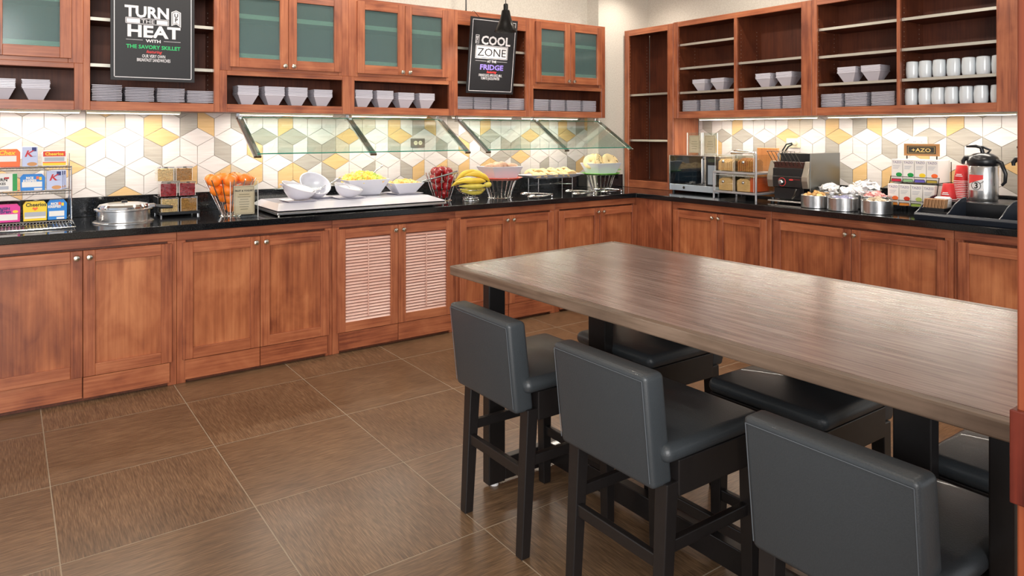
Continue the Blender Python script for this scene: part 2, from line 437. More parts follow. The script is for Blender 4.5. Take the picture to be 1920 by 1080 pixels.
# diamond wall tiles making cubes; colours repeat every eight
def clip(poly, x0, x1, z0, z1):
    for ax, lim, sg in ((0, x0, 1), (0, x1, -1), (1, z0, 1), (1, z1, -1)):
        out = []
        for i in range(len(poly)):
            a, b = poly[i], poly[(i+1) % len(poly)]
            da, db = sg*(a[ax]-lim), sg*(b[ax]-lim)
            if da >= 0: out.append(a)
            if (da > 0 > db) or (da < 0 < db):
                t = da/(da-db); out.append((a[0]+(b[0]-a[0])*t, a[1]+(b[1]-a[1])*t))
        poly = out
        if len(poly) < 3: return None
    ar = abs(sum(poly[i][0]*poly[(i+1) % len(poly)][1]-poly[(i+1) % len(poly)][0]*poly[i][1] for i in range(len(poly))))/2
    return poly if ar > 2e-4 else None
HX, SZ = .1085, .1253
PAT = {0: ('ywywwggw', 'bwgwgygg', 'wwwwwwwg'), 1: ('wwwwwwgy', 'wwgwbwyg', 'gwyyyyww'), -1: ('ywgwwwbw', 'bwwygwww', 'bygwwyww'), 2: ('wywwgwww', 'wgwwwbww', 'wwwgwwyw')}
def shrink(p, g=.0013):
    cx = sum(a for a, b in p)/len(p); cz = sum(b for a, b in p)/len(p)
    return [(a+(cx-a)*g/max(.02, math.hypot(a-cx, b-cz))*1.6, b+(cz-b)*g/max(.02, math.hypot(a-cx, b-cz))*1.6) for a, b in p]
def tilewall(wall, x0c, zc, k0, k1, xa, xb, tr, parent_loc):
    cache = {}
    for row in (-1, 0, 1, 2):
        for k in range(k0, k1):
            cx = x0c+k*2*HX+(HX if row % 2 else 0); cz = zc-row*1.5*SZ
            c8 = k % 8
            for kind, pts in (('t', [(0, 0), (HX, SZ/2), (0, SZ), (-HX, SZ/2)]), ('l', [(0, 0), (-HX, SZ/2), (-HX, -SZ/2), (0, -SZ)]), ('r', [(0, 0), (0, -SZ), (HX, -SZ/2), (HX, SZ/2)])):
                col = PAT[row]['tlr'.index(kind)][c8]
                poly = [(cx+a, cz+b) for a, b in shrink(pts)]
                q = clip(poly, xa, xb, 1.036, 1.572)
                if not q: continue
                whole = len(q) == 4 and all(abs(a[0]-b[0])+abs(a[1]-b[1]) < 1e-6 for a, b in zip(q, poly))
                key = (kind, col)
                if whole and key in cache: me = cache[key]
                else:
                    me = MB().prismy([(a-cx, b-cz) for a, b in q], -.006, 0).mesh('tile', TILE[col])
                    if whole: cache[key] = me
                o = bpy.data.objects.new('tile', me); COL.objects.link(o); o.parent = wall
                o.location, o.rotation_euler = tr(cx, cz)
tilewall(wall_back, -4.047, 1.345, -4, 20, -4.95, .112, lambda x, z: ((x, WB-.001, z), (0, 0, 0)), None)
tilewall(wall_right, .947, 1.345, -5, 10, .04, 2.95, lambda x, z: ((WR-.001, -x, z), (0, 0, RR)), None)

# ------------------------------------------------------------------ worktop
ct = thing('countertop', 'polished black granite worktop running along both walls', 'countertop')
MB().prism([(-5.6, 0), (0, 0), (0, -3.5), (.758, -3.5), (.758, .59), (.1, .59), (.1, .74), (-5.6, .74)], CZ-.04, CZ).build('slab', GRAN, ct, bevel=.004)
for i, q in enumerate(((-5.6, .095, .741, .758), (.095, .425, .591, .599), (.759, .778, -3.5, -.04))):
    struct(MB().box(*q, CZ+.001, 1.034).build('trim_%d' % (5+i), GRAN, bevel=.002))

# ------------------------------------------------------------------ cabinets
def knob_mb(x, y, z):
    m = MB().lathe([(.006, 0), (.006, .012), (.013, .018), (.016, .024), (.014, .03), (.006, .033)], n=16)
    m.xf(Matrix.Translation((x, y, z)) @ Matrix.Rotation(PI/2, 4, 'X')); return m
def slat_mesh(w):
    return MB().xf(Matrix.Identity(4)).prismx([(0, 0), (.004, .002), (.016, .022), (.012, .022)], -w/2, w/2)
def door(par, x0, x1, y, z0, z1, side, infill='panel', kz=None, st=.056, rail=.062):
    """framed door, front face at y-.02; side = which edge has the knob"""
    d = MB().box(x0+st-.008, x1-st+.008, y-.004, y+.002, z0+rail-.008, z1-rail+.008)
    if infill == 'panel': root = d.build('door', WP, par)
    elif infill == 'glass': root = d.build('door', FROST, par, label='frosted teal glass cabinet door')
    else: root = MB().box(x0+st-.008, x1-st+.008, y+.001, y+.005, z0+rail-.008, z1-rail+.008).build('door', WIN, par, label='louvred door with pale slats')
    f = y-.021
    for a, c in ((x0, x0+st), (x1-st, x1)):
        MB().box(a, c, f, y+.002, z0, z1).build('stile', WV, root, bevel=.0018, seg=1)
    for a, c in ((z0, z0+rail), (z1-rail, z1)):
        MB().box(x0+st, x1-st, f+.0006, y+.002, a, c).build('rail', WH, root, bevel=.0018, seg=1)
    if infill == 'louvre':
        n = 27; h = (z1-z0-2*rail)/n; w = x1-x0-2*st
        me = MB().prismx([(y-.016, 0), (y-.013, -.002), (y-.002, h*.6), (y-.005, h*.66)], -w/2, w/2).mesh('slat', WLOUV)
        for i in range(n):
            o = bpy.data.objects.new('slat', me); COL.objects.link(o); o.parent = root; o.location = ((x0+x1)/2, 0, z0+rail+i*h)
        MB().box((x0+x1)/2-.003, (x0+x1)/2+.003, y-.0205, y-.0165, z0+rail+.02, z1-rail-.02).build('tilt_rod', WLOUV, root)
    kx = x1-st/2 if side > 0 else x0+st/2
    knob_mb(kx, f, kz).build('knob', NICK, root, smooth=40)
    return root
def base_cabinet(loc, rz, hw, label, infill='panel', jog=0):
    t = thing('base_cabinet', label, 'cabinet', loc, rz, 'base cabinets under the granite worktop')
    dw = hw-.028
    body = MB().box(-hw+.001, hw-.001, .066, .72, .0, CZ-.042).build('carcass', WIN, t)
    for s in (-1, 1):
        MB().box(s*(hw-.001), s*(dw-.02), .045, .066, 0, .82).build('stile', WV, t, bevel=.0015, seg=1)
    MB().box(-hw+.001, hw-.001, .0445, .066, .82, CZ-.042).build('rail', WH, t, bevel=.0015, seg=1)
    door(t, -dw, -.0015, .044, .137, .809, 1, infill, .775)
    door(t, .0015, dw, .044, .137, .809, -1, infill, .775)
    MB().box(-dw+.012, -.002, .026+jog, .044, .022, .134).build('toe_board', WH, t, bevel=.0015, seg=1)
    MB().box(.002, dw-.012, .026, .044, .022, .134).build('toe_board', WH, t, bevel=.0015, seg=1)
    return t
HWL = .464
for x, lab, inf, jog in ((-5.046, 'maple base cabinet with panelled doors at the far left end of the run', 'panel', .0),
                    (-4.118, 'maple base cabinet with two panelled doors under the cereal box rack', 'panel', .012),
                    (-3.19, 'maple base cabinet with blotchy panelled doors under the oranges basket', 'panel', .0),
                    (-2.262, 'maple base cabinet with two slatted louvre doors under the food tray', 'louvre', .0),
                    (-1.333, 'maple base cabinet with panelled doors under the bananas', 'panel', .006),
                    (-.405, 'maple base cabinet with panelled doors under the tongs, beside the corner', 'panel', .0)):
    base_cabinet((x, 0, 0), 0, HWL, lab, inf, jog)
c = thing('corner_cabinet', 'plain maple corner cabinet filling the bend of the worktop', 'cabinet', (0, 0, 0))
MB().prism([(.066, -.363), (.72, -.363), (.72, .58), (.1, .58), (.1, .71), (.066, .71)], 0, CZ-.042).build('carcass', WIN, c)
MB().box(.03, .064, -.363, .043, .02, CZ-.042).build('front_panel', WV, c, bevel=.0015, seg=1)
base_cabinet(right(.829, 0), RR, .462, 'maple base cabinet with panelled doors below the bread case', 'panel')
base_cabinet(right(1.889, 0), RR, .597, 'wide maple base cabinet with panelled doors below the steel tubs', 'panel')
base_cabinet(right(3.0, 0), RR, .513, 'maple base cabinet partly behind the near wooden post', 'panel')

def hole_rows(m, xs, ys, z0, z1, nx):
    z = z0
    while z < z1:
        for x in xs:
            for y in ys:
                m.box(x, x+nx*.0008, y-.0025, y+.0025, z-.0025, z+.0025)
        z += .032
UY = .43; UB, UT = 1.57, 2.405
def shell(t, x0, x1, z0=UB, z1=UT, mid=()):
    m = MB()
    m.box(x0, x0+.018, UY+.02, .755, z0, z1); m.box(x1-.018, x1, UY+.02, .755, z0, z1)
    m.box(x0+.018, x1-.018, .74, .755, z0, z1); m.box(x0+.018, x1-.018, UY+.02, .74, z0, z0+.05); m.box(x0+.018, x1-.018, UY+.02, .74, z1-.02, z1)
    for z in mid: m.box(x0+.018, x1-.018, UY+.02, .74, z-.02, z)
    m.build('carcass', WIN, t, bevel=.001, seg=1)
def stile(t, a, c, z0=UB, z1=UT): MB().box(a, c, UY, UY+.022, z0, z1).build('stile', WV, t, bevel=.0018, seg=1)
def rail(t, a, c, z0, z1): MB().box(a, c, UY+.0008, UY+.022, z0, z1).build('rail', WH, t, bevel=.0018, seg=1)
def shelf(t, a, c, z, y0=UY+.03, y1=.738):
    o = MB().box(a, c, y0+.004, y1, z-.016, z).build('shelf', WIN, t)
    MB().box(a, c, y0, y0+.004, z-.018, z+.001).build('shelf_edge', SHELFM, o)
def glass_cabinet(cx, hw, lab):
    t = thing('wall_cabinet', lab, 'cabinet', (cx, 0, 0), 0, 'wall cabinets with frosted doors')
    shell(t, -hw, hw, mid=(1.84,))
    stile(t, -hw, -hw+.045, UB, 1.84); stile(t, hw-.045, hw, UB, 1.84); stile(t, -hw, -hw+.075, 1.84, UT); stile(t, hw-.075, hw, 1.84, UT)
    rail(t, -hw+.045, hw-.045, UB, 1.622); rail(t, -hw+.045, hw-.045, 1.81, 1.84); rail(t, -hw+.075, hw-.075, 1.84, 1.88); rail(t, -hw+.075, hw-.075, 2.36, UT)
    door(t, -hw+.06, -.0015, UY-.001, 1.864, 2.385, 1, 'glass', 1.885)
    door(t, .0015, hw-.06, UY-.001, 1.864, 2.385, -1, 'glass', 1.885)
    for z_ in (1.955, 2.215):
        o = MB().box(-hw+.02, hw-.02, UY+.03, .738, z_-.016, z_).build('shelf', WIN, t)
        MB().box(-hw+.078, hw-.078, UY+.024, UY+.029, z_-.026, z_+.004).build('shelf_edge', IVORY, o)
    return t
def open_cabinet(cx, hw, lab, z1=UT, top=2.29):
    t = thing('open_shelf_cabinet', lab, 'cabinet', (cx, 0, 0))
    shell(t, -hw, hw)
    stile(t, -hw, -hw+.035); stile(t, hw-.035, hw)
    rail(t, -hw+.035, hw-.035, UB, 1.622); rail(t, -hw+.035, hw-.035, top, UT)
    shelf(t, -hw+.02, hw-.02, 1.845); shelf(t, -hw+.02, hw-.02, 2.118)
    m = MB(); hole_rows(m, (-hw+.018,), (UY+.06, .68), 1.66, 2.24, 1); hole_rows(m, (hw-.0188,), (UY+.06, .68), 1.66, 2.24, 1)
    o = m.build('peg_holes', SHELFM, t); o['kind'] = 'stuff'
    return t
glass_cabinet(-4.525, .44, 'maple wall cabinet with frosted glass doors at the top left corner')
open_cabinet(-3.707, .378, 'open maple shelf unit behind the sign about the savory skillet')
glass_cabinet(-2.89, .439, 'maple wall cabinet with frosted glass doors, beside the skillet sign unit')
glass_cabinet(-2.013, .438, 'maple wall cabinet with frosted glass doors, beside the fridge sign unit')
open_cabinet(-1.204, .371, 'open maple shelf unit behind the fridge sign')
glass_cabinet(-.396, .437, 'maple wall cabinet with frosted glass doors, nearest the room corner')

bc = thing('bookcase', 'tall narrow maple shelf tower standing on the worktop in the corner', 'bookcase', (0, 0, 0), RR)
m = MB(); x0, x1, z0, z1 = -.575, .034, CZ+.001, 2.415
m.box(x0, x0+.018, UY+.02, .755, z0, z1); m.box(x1-.018, x1, UY+.02, .775, z0, z1); m.box(x0+.018, x1-.018, .76, .775, z0, z1)
m.box(x0+.018, x1-.018, UY+.02, .76, z0, z0+.06); m.box(x0+.018, x1-.018, UY+.02, .76, z1-.02, z1)
m.build('carcass', WIN, bc, bevel=.001, seg=1)
MB().box(x1, x1+.002, UY+.02, .77, 1.035, UB).build('side_panel', WV, bc)
stile(bc, x0, x0+.055, z0, z1); stile(bc, x1-.068, x1, z0, z1)
rail(bc, x0+.055, x1-.068, z0, .985); rail(bc, x0+.055, x1-.068, 2.36, z1)
shelf(bc, x0+.02, x1-.02, 1.802, UY+.03, .758); shelf(bc, x0+.02, x1-.02, 1.37, UY+.03, .758)
m = MB(); hole_rows(m, (x0+.018,), (UY+.06, .72), 1.06, 2.28, 1)
m.build('peg_holes', SHELFM, bc)['kind'] = 'stuff'
def right_unit(x0, x1, op, shelves, lab):
    t = thing('open_wall_unit', lab, 'cabinet', (0, 0, 0), RR)
    z0, z1 = 1.562, 2.42
    m = MB()
    m.box(x0, x0+.018, UY+.02, .775, z0, z1); m.box(x1-.018, x1, UY+.02, .775, z0, z1); m.box(x0+.018, x1-.018, .76, .775, z0, z1)
    m.box(x0+.018, x1-.018, UY+.02, .76, z0, z0+.055); m.box(x0+.018, x1-.018, UY+.02, .76, z1-.02, z1)
    d0, d1 = op[0][1], op[1][0]
    m.box(d0, d1, UY+.02, .76, z0+.05, z1-.02)
    m.build('carcass', WIN, t, bevel=.001, seg=1)
    stile(t, x0, op[0][0], z0, z1); stile(t, op[1][1], x1, z0, z1)
    MB().box(d0-.001, d1+.001, UY+.001, UY+.022, z0+.056, z1-.045).build('divider', WV, t, bevel=.001, seg=1)
    rail(t, op[0][0], op[1][1], z0, 1.62); rail(t, op[0][0], op[1][1], 2.375, z1)
    for (a, c), zs in zip(op, shelves):
        for z in zs: shelf(t, max(a, x0+.02)+.001, min(c, x1-.02)-.001, z, UY+.026, .758)
    m = MB()
    hole_rows(m, (op[0][0]-.034 if False else x0+.018,), (UY+.06, .7), 1.7, 2.3, 1); hole_rows(m, (d1,), (UY+.06, .7), 1.7, 2.3, 1)
    m.build('peg_holes', SHELFM, t)['kind'] = 'stuff'
    return t
right_unit(.036, 1.365, ((.089, .68), (.706, 1.28)), ((2.222, 2.012, 1.797), (2.012, 1.797)), 'open maple wall shelves above the microwave and bread case')
right_unit(1.367, 2.67, ((1.405, 1.977), (1.997, 2.561)), ((2.203, 2.0, 1.797), (2.203, 2.0, 1.797)), 'open maple wall shelves holding mugs, above the tea boxes')

# under-cabinet light strips
def strip(loc, rz, L, lab, p):
    t = thing('light_strip', lab, 'lamp', loc, rz, 'under cabinet light strips')
    MB().box(-L/2, L/2, -.02, .02, -.012, 0).build('housing', IVORY, t)
    MB().box(-L/2+.006, L/2-.006, -.014, .014, -.016, -.012).build('diffuser', LED, t)
    o = area('strip_light', (0, 0, -.019), (0, 0, 0), L-.04, .03, p, (1, .93, .82)); o.parent = t
strip((-4.45, .56, 1.569), 0, .72, 'glowing light strip under the frosted cabinet at far left', 3.76)
strip((-3.80, .56, 1.569), 0, .52, 'glowing light strip under the unit behind the skillet sign', 2.65)
strip((-2.85, .56, 1.569), 0, .66, 'glowing light strip over the yogurt bowls', 3.54)
strip((-2.06, .56, 1.569), 0, .62, 'glowing light strip over the fruit salad bowl', 3.09)
strip((-1.22, .56, 1.569), 0, .58, 'glowing light strip under the unit behind the fridge sign', 3.09)
strip((-.5, .56, 1.569), 0, .62, 'glowing light strip over the cookie tray', 3.09)
strip(right(.78, .56, 1.561), RR, 1.1, 'long glowing light strip above the bread case and toaster', 4.42)
strip(right(2.02, .56, 1.561), RR, 1.2, 'long glowing light strip above the tea boxes', 5.3)

# ------------------------------------------------------------------ sneeze guards
def sneeze(xs, lab):
    t = thing('sneeze_guard', lab, 'sneeze guard', (xs[0], .05, 1.297))
    X = [x-xs[0] for x in xs]; yb, zb = .40, .236; L = math.hypot(yb, zb); a = math.atan2(zb, yb)
    for x in X:
        m = MB().box(x-.011, x+.011, yb+.035, yb+.06, zb, zb+.034).box(x-.013, x+.013, yb-.02, yb+.06, zb-.012, zb+.012)
        br = m.build('bracket', STEEL, t, bevel=.002, seg=1)
        M = Matrix.Translation((x, 0, 0)) @ Matrix.Rotation(a, 4, 'X')
        MB().box(-.024, .024, -.012, L, -.008, .005).xf(M).build('arm', STEEL, br, bevel=.002, seg=1)
        for g_ in (-.0105, .0105): MB().box(g_-.0065, g_+.0065, -.0135, L-.02, .004, .0068).xf(M).build('gasket', GASK, br)
        MB().box(-.021, .021, -.0145, -.011, -.007, .004).xf(M).build('end_cap', STEM, br)
    for p, q in zip(X[:-1], X[1:]):
        M = Matrix.Translation((0, 0, 0)) @ Matrix.Rotation(a, 4, 'X')
        g = MB().box(p+.001, q-.001, .004, L-.01, .0085, .0145).xf(M).build('glass_pane', GLASS, t)
        MB().box(p+.001, q-.001, .0, .004, .0085, .0145).xf(M).build('glass_edge', GEDGE, g)
        MB().box(p+.001, q-.001, L-.01, L-.009, .0085, .0145).xf(M).build('glass_edge', GEDGE, g)
sneeze((-3.2, -2.437, -1.69), 'tilted glass sneeze guard over the yogurt and fruit bowls')
sneeze((-1.51, -.745, -.02), 'tilted glass sneeze guard over the rolls and cookie tray')

# ------------------------------------------------------------------ table
tb = thing('dining_table', 'long counter-height table with grey-brown wood top and black legs', 'table', (-2.5, -2.85, 0))
def loc2(p): return (p[0]+2.5, p[1]+2.85)
A, B, Cc, D = (-2.997, -1.892), (-2.011, -1.804), (-1.945, -3.86), (-2.943, -3.87)
def inset(p, d):
    cx, cy = -2.475, -2.86; return (p[0]+(d if p[0] < cx else -d), p[1]+(d if p[1] < cy else -d))
MB().prism([loc2(inset(p, .033)) for p in (D, Cc, B, A)], .872, .905).build('tabletop', WTAB, tb)
Q = [D, Cc, B, A]
for i in range(4):
    p, q = Q[i], Q[(i+1) % 4]; pi, qi = inset(p, .033), inset(q, .033)
    v = [loc2(p), loc2(q), loc2(qi), loc2(pi)]
    MB().prism(v, .868, .9053).build('edge_band', WEDGE, tb, bevel=.004)
for (x, y) in ((-2.86, -1.972), (-2.24, -1.972), (-2.86, -3.79), (-2.24, -3.79)):
    lg = MB().box(x+2.5, x+2.58, y+2.85, y+2.896, .012, .868).build('leg', BLACKW, tb, bevel=.004)
    MB().cyl(x+2.54, y+2.873, 0, .012, .018, 12).build('foot_cap', WHITEP, lg)
for y in (-2.31, -3.5):
    MB().box(-.045, 0, y+2.85, y+2.945, .11, .868).build('post', BLACKW, tb, bevel=.003)
for y in (-1.97, -3.788): MB().box(-.278, .258, y+2.852, y+2.888, .015, .105).build('cross_beam', BLACKW, tb, bevel=.003)
MB().box(-.045, 0, -3.75+2.85, -1.97+2.85, .025, .108).build('long_beam', BLACKW, tb, bevel=.003)

# ------------------------------------------------------------------ stools
def make_stool():
    t = thing('bar_stool', '', 'stool', (0, 0, 0), 0)
    s = MB().box(-.215, .215, -.2, .225, .556, .609)
    st = s.build('seat', LEATH, t, bevel=.026, seg=5)
    m = MB()
    for x in (-.2065, .2065): m.tube([(x, -.18, .598), (x, .05, .598), (x, .2, .598)], .001, 5)
    m.build('seam', STITCH, st)
    bk = MB().hexa([(-.19, -.228, .49), (.19, -.228, .49), (.19, -.147, .49), (-.19, -.147, .49),
                    (-.192, -.262, .802), (.192, -.262, .802), (.192, -.186, .802), (-.192, -.186, .802)]).build('backrest', LEATH, t, bevel=.016, seg=4)
    m = MB()
    for x in (-.181, .181): m.tube([(x, -.2318, .51), (x, -.2618, .786)], .0011, 5)
    m.tube([(-.181, -.2618, .786), (.181, -.2618, .786)], .0011, 5)
    m.build('seam', STITCH, bk)
    MB().box(-.205, .205, -.143, .215, .46, .558).build('apron', BLACKW, t, bevel=.003)
    def leg(x, yt, yb, zt):
        w = .0225; k = .018
        MB().hexa([(x-k, yb-k, 0), (x+k, yb-k, 0), (x+k, yb+k, 0), (x-k, yb+k, 0), (x-w, yt-w, zt), (x+w, yt-w, zt), (x+w, yt+w, zt), (x-w, yt+w, zt)]).build('leg', BLACKW, t, bevel=.003)
    for x in (-.186, .186): leg(x, .19, .195, .456)
    for x in (-.178, .178): leg(x, -.162, -.19, .5)
    for x in (-.182, .182): MB().box(x-.011, x+.011, -.165, .18, .305, .34).build('stretcher', BLACKW, t, bevel=.003)
    MB().box(-.17, .17, -.188, -.166, .26, .297).build('stretcher', BLACKW, t, bevel=.003)
    MB().box(-.17, .17, .184, .206, .2, .237).build('footrest', BLACKW, t, bevel=.003)
    for x, y in ((-.186, .195), (.186, .195), (-.178, -.19), (.178, -.19)):
        MB().cyl(x, y, -.001, .006, .012, 10).build('foot_glide', STITCH, t)
    return t
s0 = make_stool()
ST = [(-2.83, -2.235, RR, 'grey leather bar stool with its back to us, nearest the floor centre'),
      (-2.83, -2.85, RR, 'grey leather bar stool, middle one of the three showing their backs'),
      (-2.83, -3.53, RR, 'grey leather bar stool nearest us, cut by the bottom edge'),
      (-2.28, -2.30, -RR, 'bar stool with black seat tucked under the table, towards the cabinets'),
      (-2.28, -2.98, -RR, 'bar stool with black seat under the table, in the middle of its far side'),
      (-2.28, -3.66, -RR, 'bar stool with black seat deep under the table end, behind the last post')]
for i, (x, y, r, lab) in enumerate(ST):
    o = s0 if i == 0 else dup(s0)
    o.location = (x, y, 0); o.rotation_euler = (0, 0, r); o['label'] = lab; o['group'] = 'leather bar stools around the long table'

# ------------------------------------------------------------------ post, signs, pendant
ps = thing('wooden_post', 'reddish wooden post cutting off the right edge of the view', 'post', (-3.287, -3.939, 0))
MB().box(0, .15, -.5, 0, 0, 3.0).build('shaft', WPOST, ps, bevel=.003)
MB().box(-.009, .16, -.51, .006, .918, 1.05).build('rail_block', WRED, ps, bevel=.002)

def bx(par, n, m, x0, x1, z0, z1, y=0, d=.0006, **k):   # flat print on a front face
    return MB().box(x0, x1, y-d, y, z0, z1).build(n, m, par, **k)
def frame(par, m, x0, x1, z0, z1, w, y=0, n='border'):
    q = MB().box(x0, x1, y-.0006, y, z0, z0+w).box(x0, x1, y-.0006, y, z1-w, z1).box(x0, x0+w, y-.0006, y, z0, z1).box(x1-w, x1, y-.0006, y, z0, z1)
    return q.build(n, m, par)
def sign_board(loc, rot, w, h, lab):
    t = thing('hanging_sign', lab, 'sign', loc); t.rotation_euler = rot
    MB().box(-w/2, w/2, 0, .012, 0, h).build('board', SIGNB, t, bevel=.001, seg=1)
    frame(t, SIGNW, -w/2+.018, w/2-.018, .018, h-.018, .004)
    return t
sg = sign_board((-3.72, .385, 1.748), (0, 0, 0), .462, .61, 'black poster board reading turn up the heat with the savory skillet')
for x_ in (-.15, .15): MB().tube([(x_, .006, .6), (x_, .012, .655), (x_, .05, .662)], .002, 6).build('hanger', BLACKM, sg)
K = .462/156.0     # metres per photo pixel on this board
def py(v): return (152.5-v)*.00314
text('TURN', .092, SIGNW, sg, (-.034, -.001, py(30.5)), bold=.0032, xs=.98)
text('HEAT', .098, SIGNW, sg, (.0, -.001, py(68)), bold=.0034, xs=1.2)
frame(sg, SIGNW, -.153, .083, py(44), py(32.5), .003); bx(sg, 'bar', SIGNW, -.147, -.075, py(42.3), py(34.5)); bx(sg, 'bar', SIGNW, .016, .077, py(42.3), py(34.5))
text('THE', .031, SIGNW, sg, (-.032, -.001, py(41.7)), xs=1.3)
MB().prismy([(.098, py(43)), (.098, py(16)), (.125, py(12)), (.152, py(16)), (.152, py(45)), (.125, py(39))], -.0007, 0).build('badge', SIGNW, sg)
MB().prismy([(.103, py(41)), (.103, py(17)), (.125, py(13.7)), (.147, py(17)), (.147, py(42.4)), (.125, py(37))], -.0012, -.0006).build('badge_inner', SIGNB, sg)
MB().prismy([(.106, py(40)), (.106, py(17.8)), (.125, py(14.8)), (.144, py(17.8)), (.144, py(41)), (.125, py(36))], -.0016, -.0011).build('badge_face', SIGNW, sg)
text('U', .032, SIGNB, sg, (.125, -.002, py(26)), bold=.001); text('P', .032, SIGNB, sg, (.125, -.002, py(34.5)), bold=.001)
bx(sg, 'rule', SIGNW, -.15, -.06, py(74.6), py(74)); bx(sg, 'rule', SIGNW, .055, .15, py(74.6), py(74))
text('WITH', .025, SIGNW, sg, (-.002, -.001, py(78)), bold=.0007, xs=1.25)
text('THE SAVORY SKILLET', .031, SIGNG, sg, (0, -.001, py(90.5)), bold=.0008, xs=1.0)
text('featuring', .024, SIGNR, sg, (0, -.001, py(98.5)), shear=.35, bold=.0003)
text('OUR VERY OWN', .027, SIGNW, sg, (0, -.001, py(107.5)), bold=.0003, xs=.62)
text('BREAKFAST SANDWICHES', .027, SIGNW, sg, (0, -.001, py(115)), bold=.0003, xs=.58)
sg2 = sign_board((-1.26, .39, 1.75), (math.radians(7), 0, 0), .452, .60, 'black poster board reading cool zone at the fridge')
def pz(v): return (175.5-v)*.0043
text('COOL', .094, SIGNW, sg2, (.022, -.001, pz(84.5)), bold=.003, xs=1.05)
frame(sg2, SIGNW, -.172, -.138, pz(84), pz(68), .003)
text('THE', .03, SIGNW, sg2, (-.147, -.001, pz(83)), rot=(PI/2, -PI/2, 0), align='LEFT', bold=.0008)
frame(sg2, SIGNW, -.165, .145, pz(111), pz(86.5), .004)
bx(sg2, 'plate', SIGNW, -.157, .137, pz(109.2), pz(88.3))
text('ZONE', .088, SIGNB, sg2, (-.01, -.0012, pz(106)), xs=1.15)
bx(sg2, 'rule', SIGNW, -.16, -.055, pz(115.5), pz(115)); bx(sg2, 'rule', SIGNW, .045, .145, pz(115.5), pz(115))
text('AT THE', .026, SIGNW, sg2, (-.005, -.001, pz(117.8)), bold=.0006, xs=1)
text('FRIDGE', .057, SIGNV, sg2, (-.003, -.001, pz(131)), bold=.0018, xs=1.2)
text('featuring', .026, SIGNR, sg2, (-.003, -.001, pz(137)), shear=.35, bold=.0006)
text('ORANGE JUICE, APPLE JUICE, MILK,', .028, SIGNW, sg2, (-.01, -.001, pz(143.5)), xs=.52, bold=.0002)
text('TOMATO JUICE & WATER', .03, SIGNW, sg2, (-.01, -.001, pz(149.5)), xs=.52, bold=.0002)
for x_ in (-.15, .15): MB().tube([(x_, .006, .6), (x_, .085, .648), (x_, .11, .645)], .002, 6).build('hanger', BLACKM, sg2)

pd = thing('pendant_lamp', 'black metal bell-shaped pendant lamp hanging before the fridge sign', 'pendant lamp', (-1.36, .03, 2.2))
MB().lathe([(.087, 0), (.084, .012), (.062, .05), (.046, .09), (.036, .13), (.030, .16), (.018, .168), (.018, .205), (.012, .212)], n=32, cap0=False, cap1=True).build('shade', BLACKM, pd, smooth=35)
MB().tube([(0, 0, .21), (0, 0, .8)], .003, 8).build('cord', BLACKM, pd)
MB().sphere((0, 0, .06), .025, 12, 8).build('bulb', BULB, pd, smooth=80)
l = spot('pendant_light', (0, 0, .035), 12, 2.3, .5, (math.radians(18), 0, 0)); l.parent = pd
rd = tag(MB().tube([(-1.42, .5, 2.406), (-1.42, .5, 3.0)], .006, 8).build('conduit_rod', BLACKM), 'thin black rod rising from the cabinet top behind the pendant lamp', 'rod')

# ------------------------------------------------------------------ crockery on the shelves
def sqprof(pr):
    q = MB(); vs = []
    for w, z in pr: vs += [(-w/2, -w/2, z), (w/2, -w/2, z), (w/2, w/2, z), (-w/2, w/2, z)]
    n = len(pr); fs = [(0, 3, 2, 1), (4*n-4, 4*n-3, 4*n-2, 4*n-1)]
    for k in range(n-1):
        for i in range(4): j = (i+1) % 4; fs.append((4*k+i, 4*k+j, 4*k+4+j, 4*k+4+i))
    return q._add(vs, fs)
BOWL = sqprof([(.066, 0), (.128, .066), (.135, .0675), (.135, .0735), (.124, .0735), (.06, .006)]).mesh('square_bowl', WHITE)
PLATE = sqprof([(.1, 0), (.106, .005), (.152, .008), (.158, .0105), (.158, .0135), (.15, .0125), (.1, .007)]).mesh('square_plate', WHITE)
SAUC = BOWL
def stack(kind, x, y, z, n, where, group, rz=0, jit=.0015):
    me = BOWL if kind == 'bowl' else PLATE
    dz = .0092 if kind == 'bowl' else .0098
    for i in range(n):
        o = bpy.data.objects.new('square_'+kind, me); COL.objects.link(o)
        o.location = (x+random.uniform(-jit, jit), y+random.uniform(-jit, jit), z+i*dz); o.rotation_euler = (0, 0, rz+random.uniform(-.012, .012))
        pos = 'bottom' if i == 0 else 'topmost' if i == n-1 else ORD[i+1]+' up'
        tag(o, 'white %s, %s, %s' % (kind, pos, where), kind, group)
Z1 = 1.6205
for x, w in ((-4.475, 'stack at the frame edge, far left cubby'), (-4.312, 'stack at its right, far left cubby')):
    stack('bowl', x, .545, Z1, 6, w, 'bowls in the far left cubby')
def sset(kind, xs, y, z, n, place, group):
    for i, x in enumerate(xs):
        stack(kind, x, y, z, n if isinstance(n, int) else n[i], '%s stack %s' % (ORD[i+1], place), group)
sset('plate', (-3.96, -3.785, -3.61, -3.436), .545, Z1, (10, 9, 9, 8), 'under the skillet sign', 'plates under the skillet sign')
sset('bowl', (-3.135, -2.96, -2.80, -2.62), .55, Z1, (7, 7, 7, 6), 'below the cabinet left of the outlet', 'bowls in the first wide cubby')
sset('bowl', (-2.31, -2.14, -1.965, -1.785), .55, Z1, (7, 7, 6, 6), 'in the cubby above the outlet', 'bowls in the second wide cubby')
sset('plate', (-1.455, -1.285, -1.115, -.937), .545, Z1, 10, 'under the fridge sign', 'plates under the fridge sign')
sset('plate', (-.675, -.49, -.305, -.118), .545, Z1, 10, 'in the corner-side cubby', 'plates in the cubby nearest the corner')
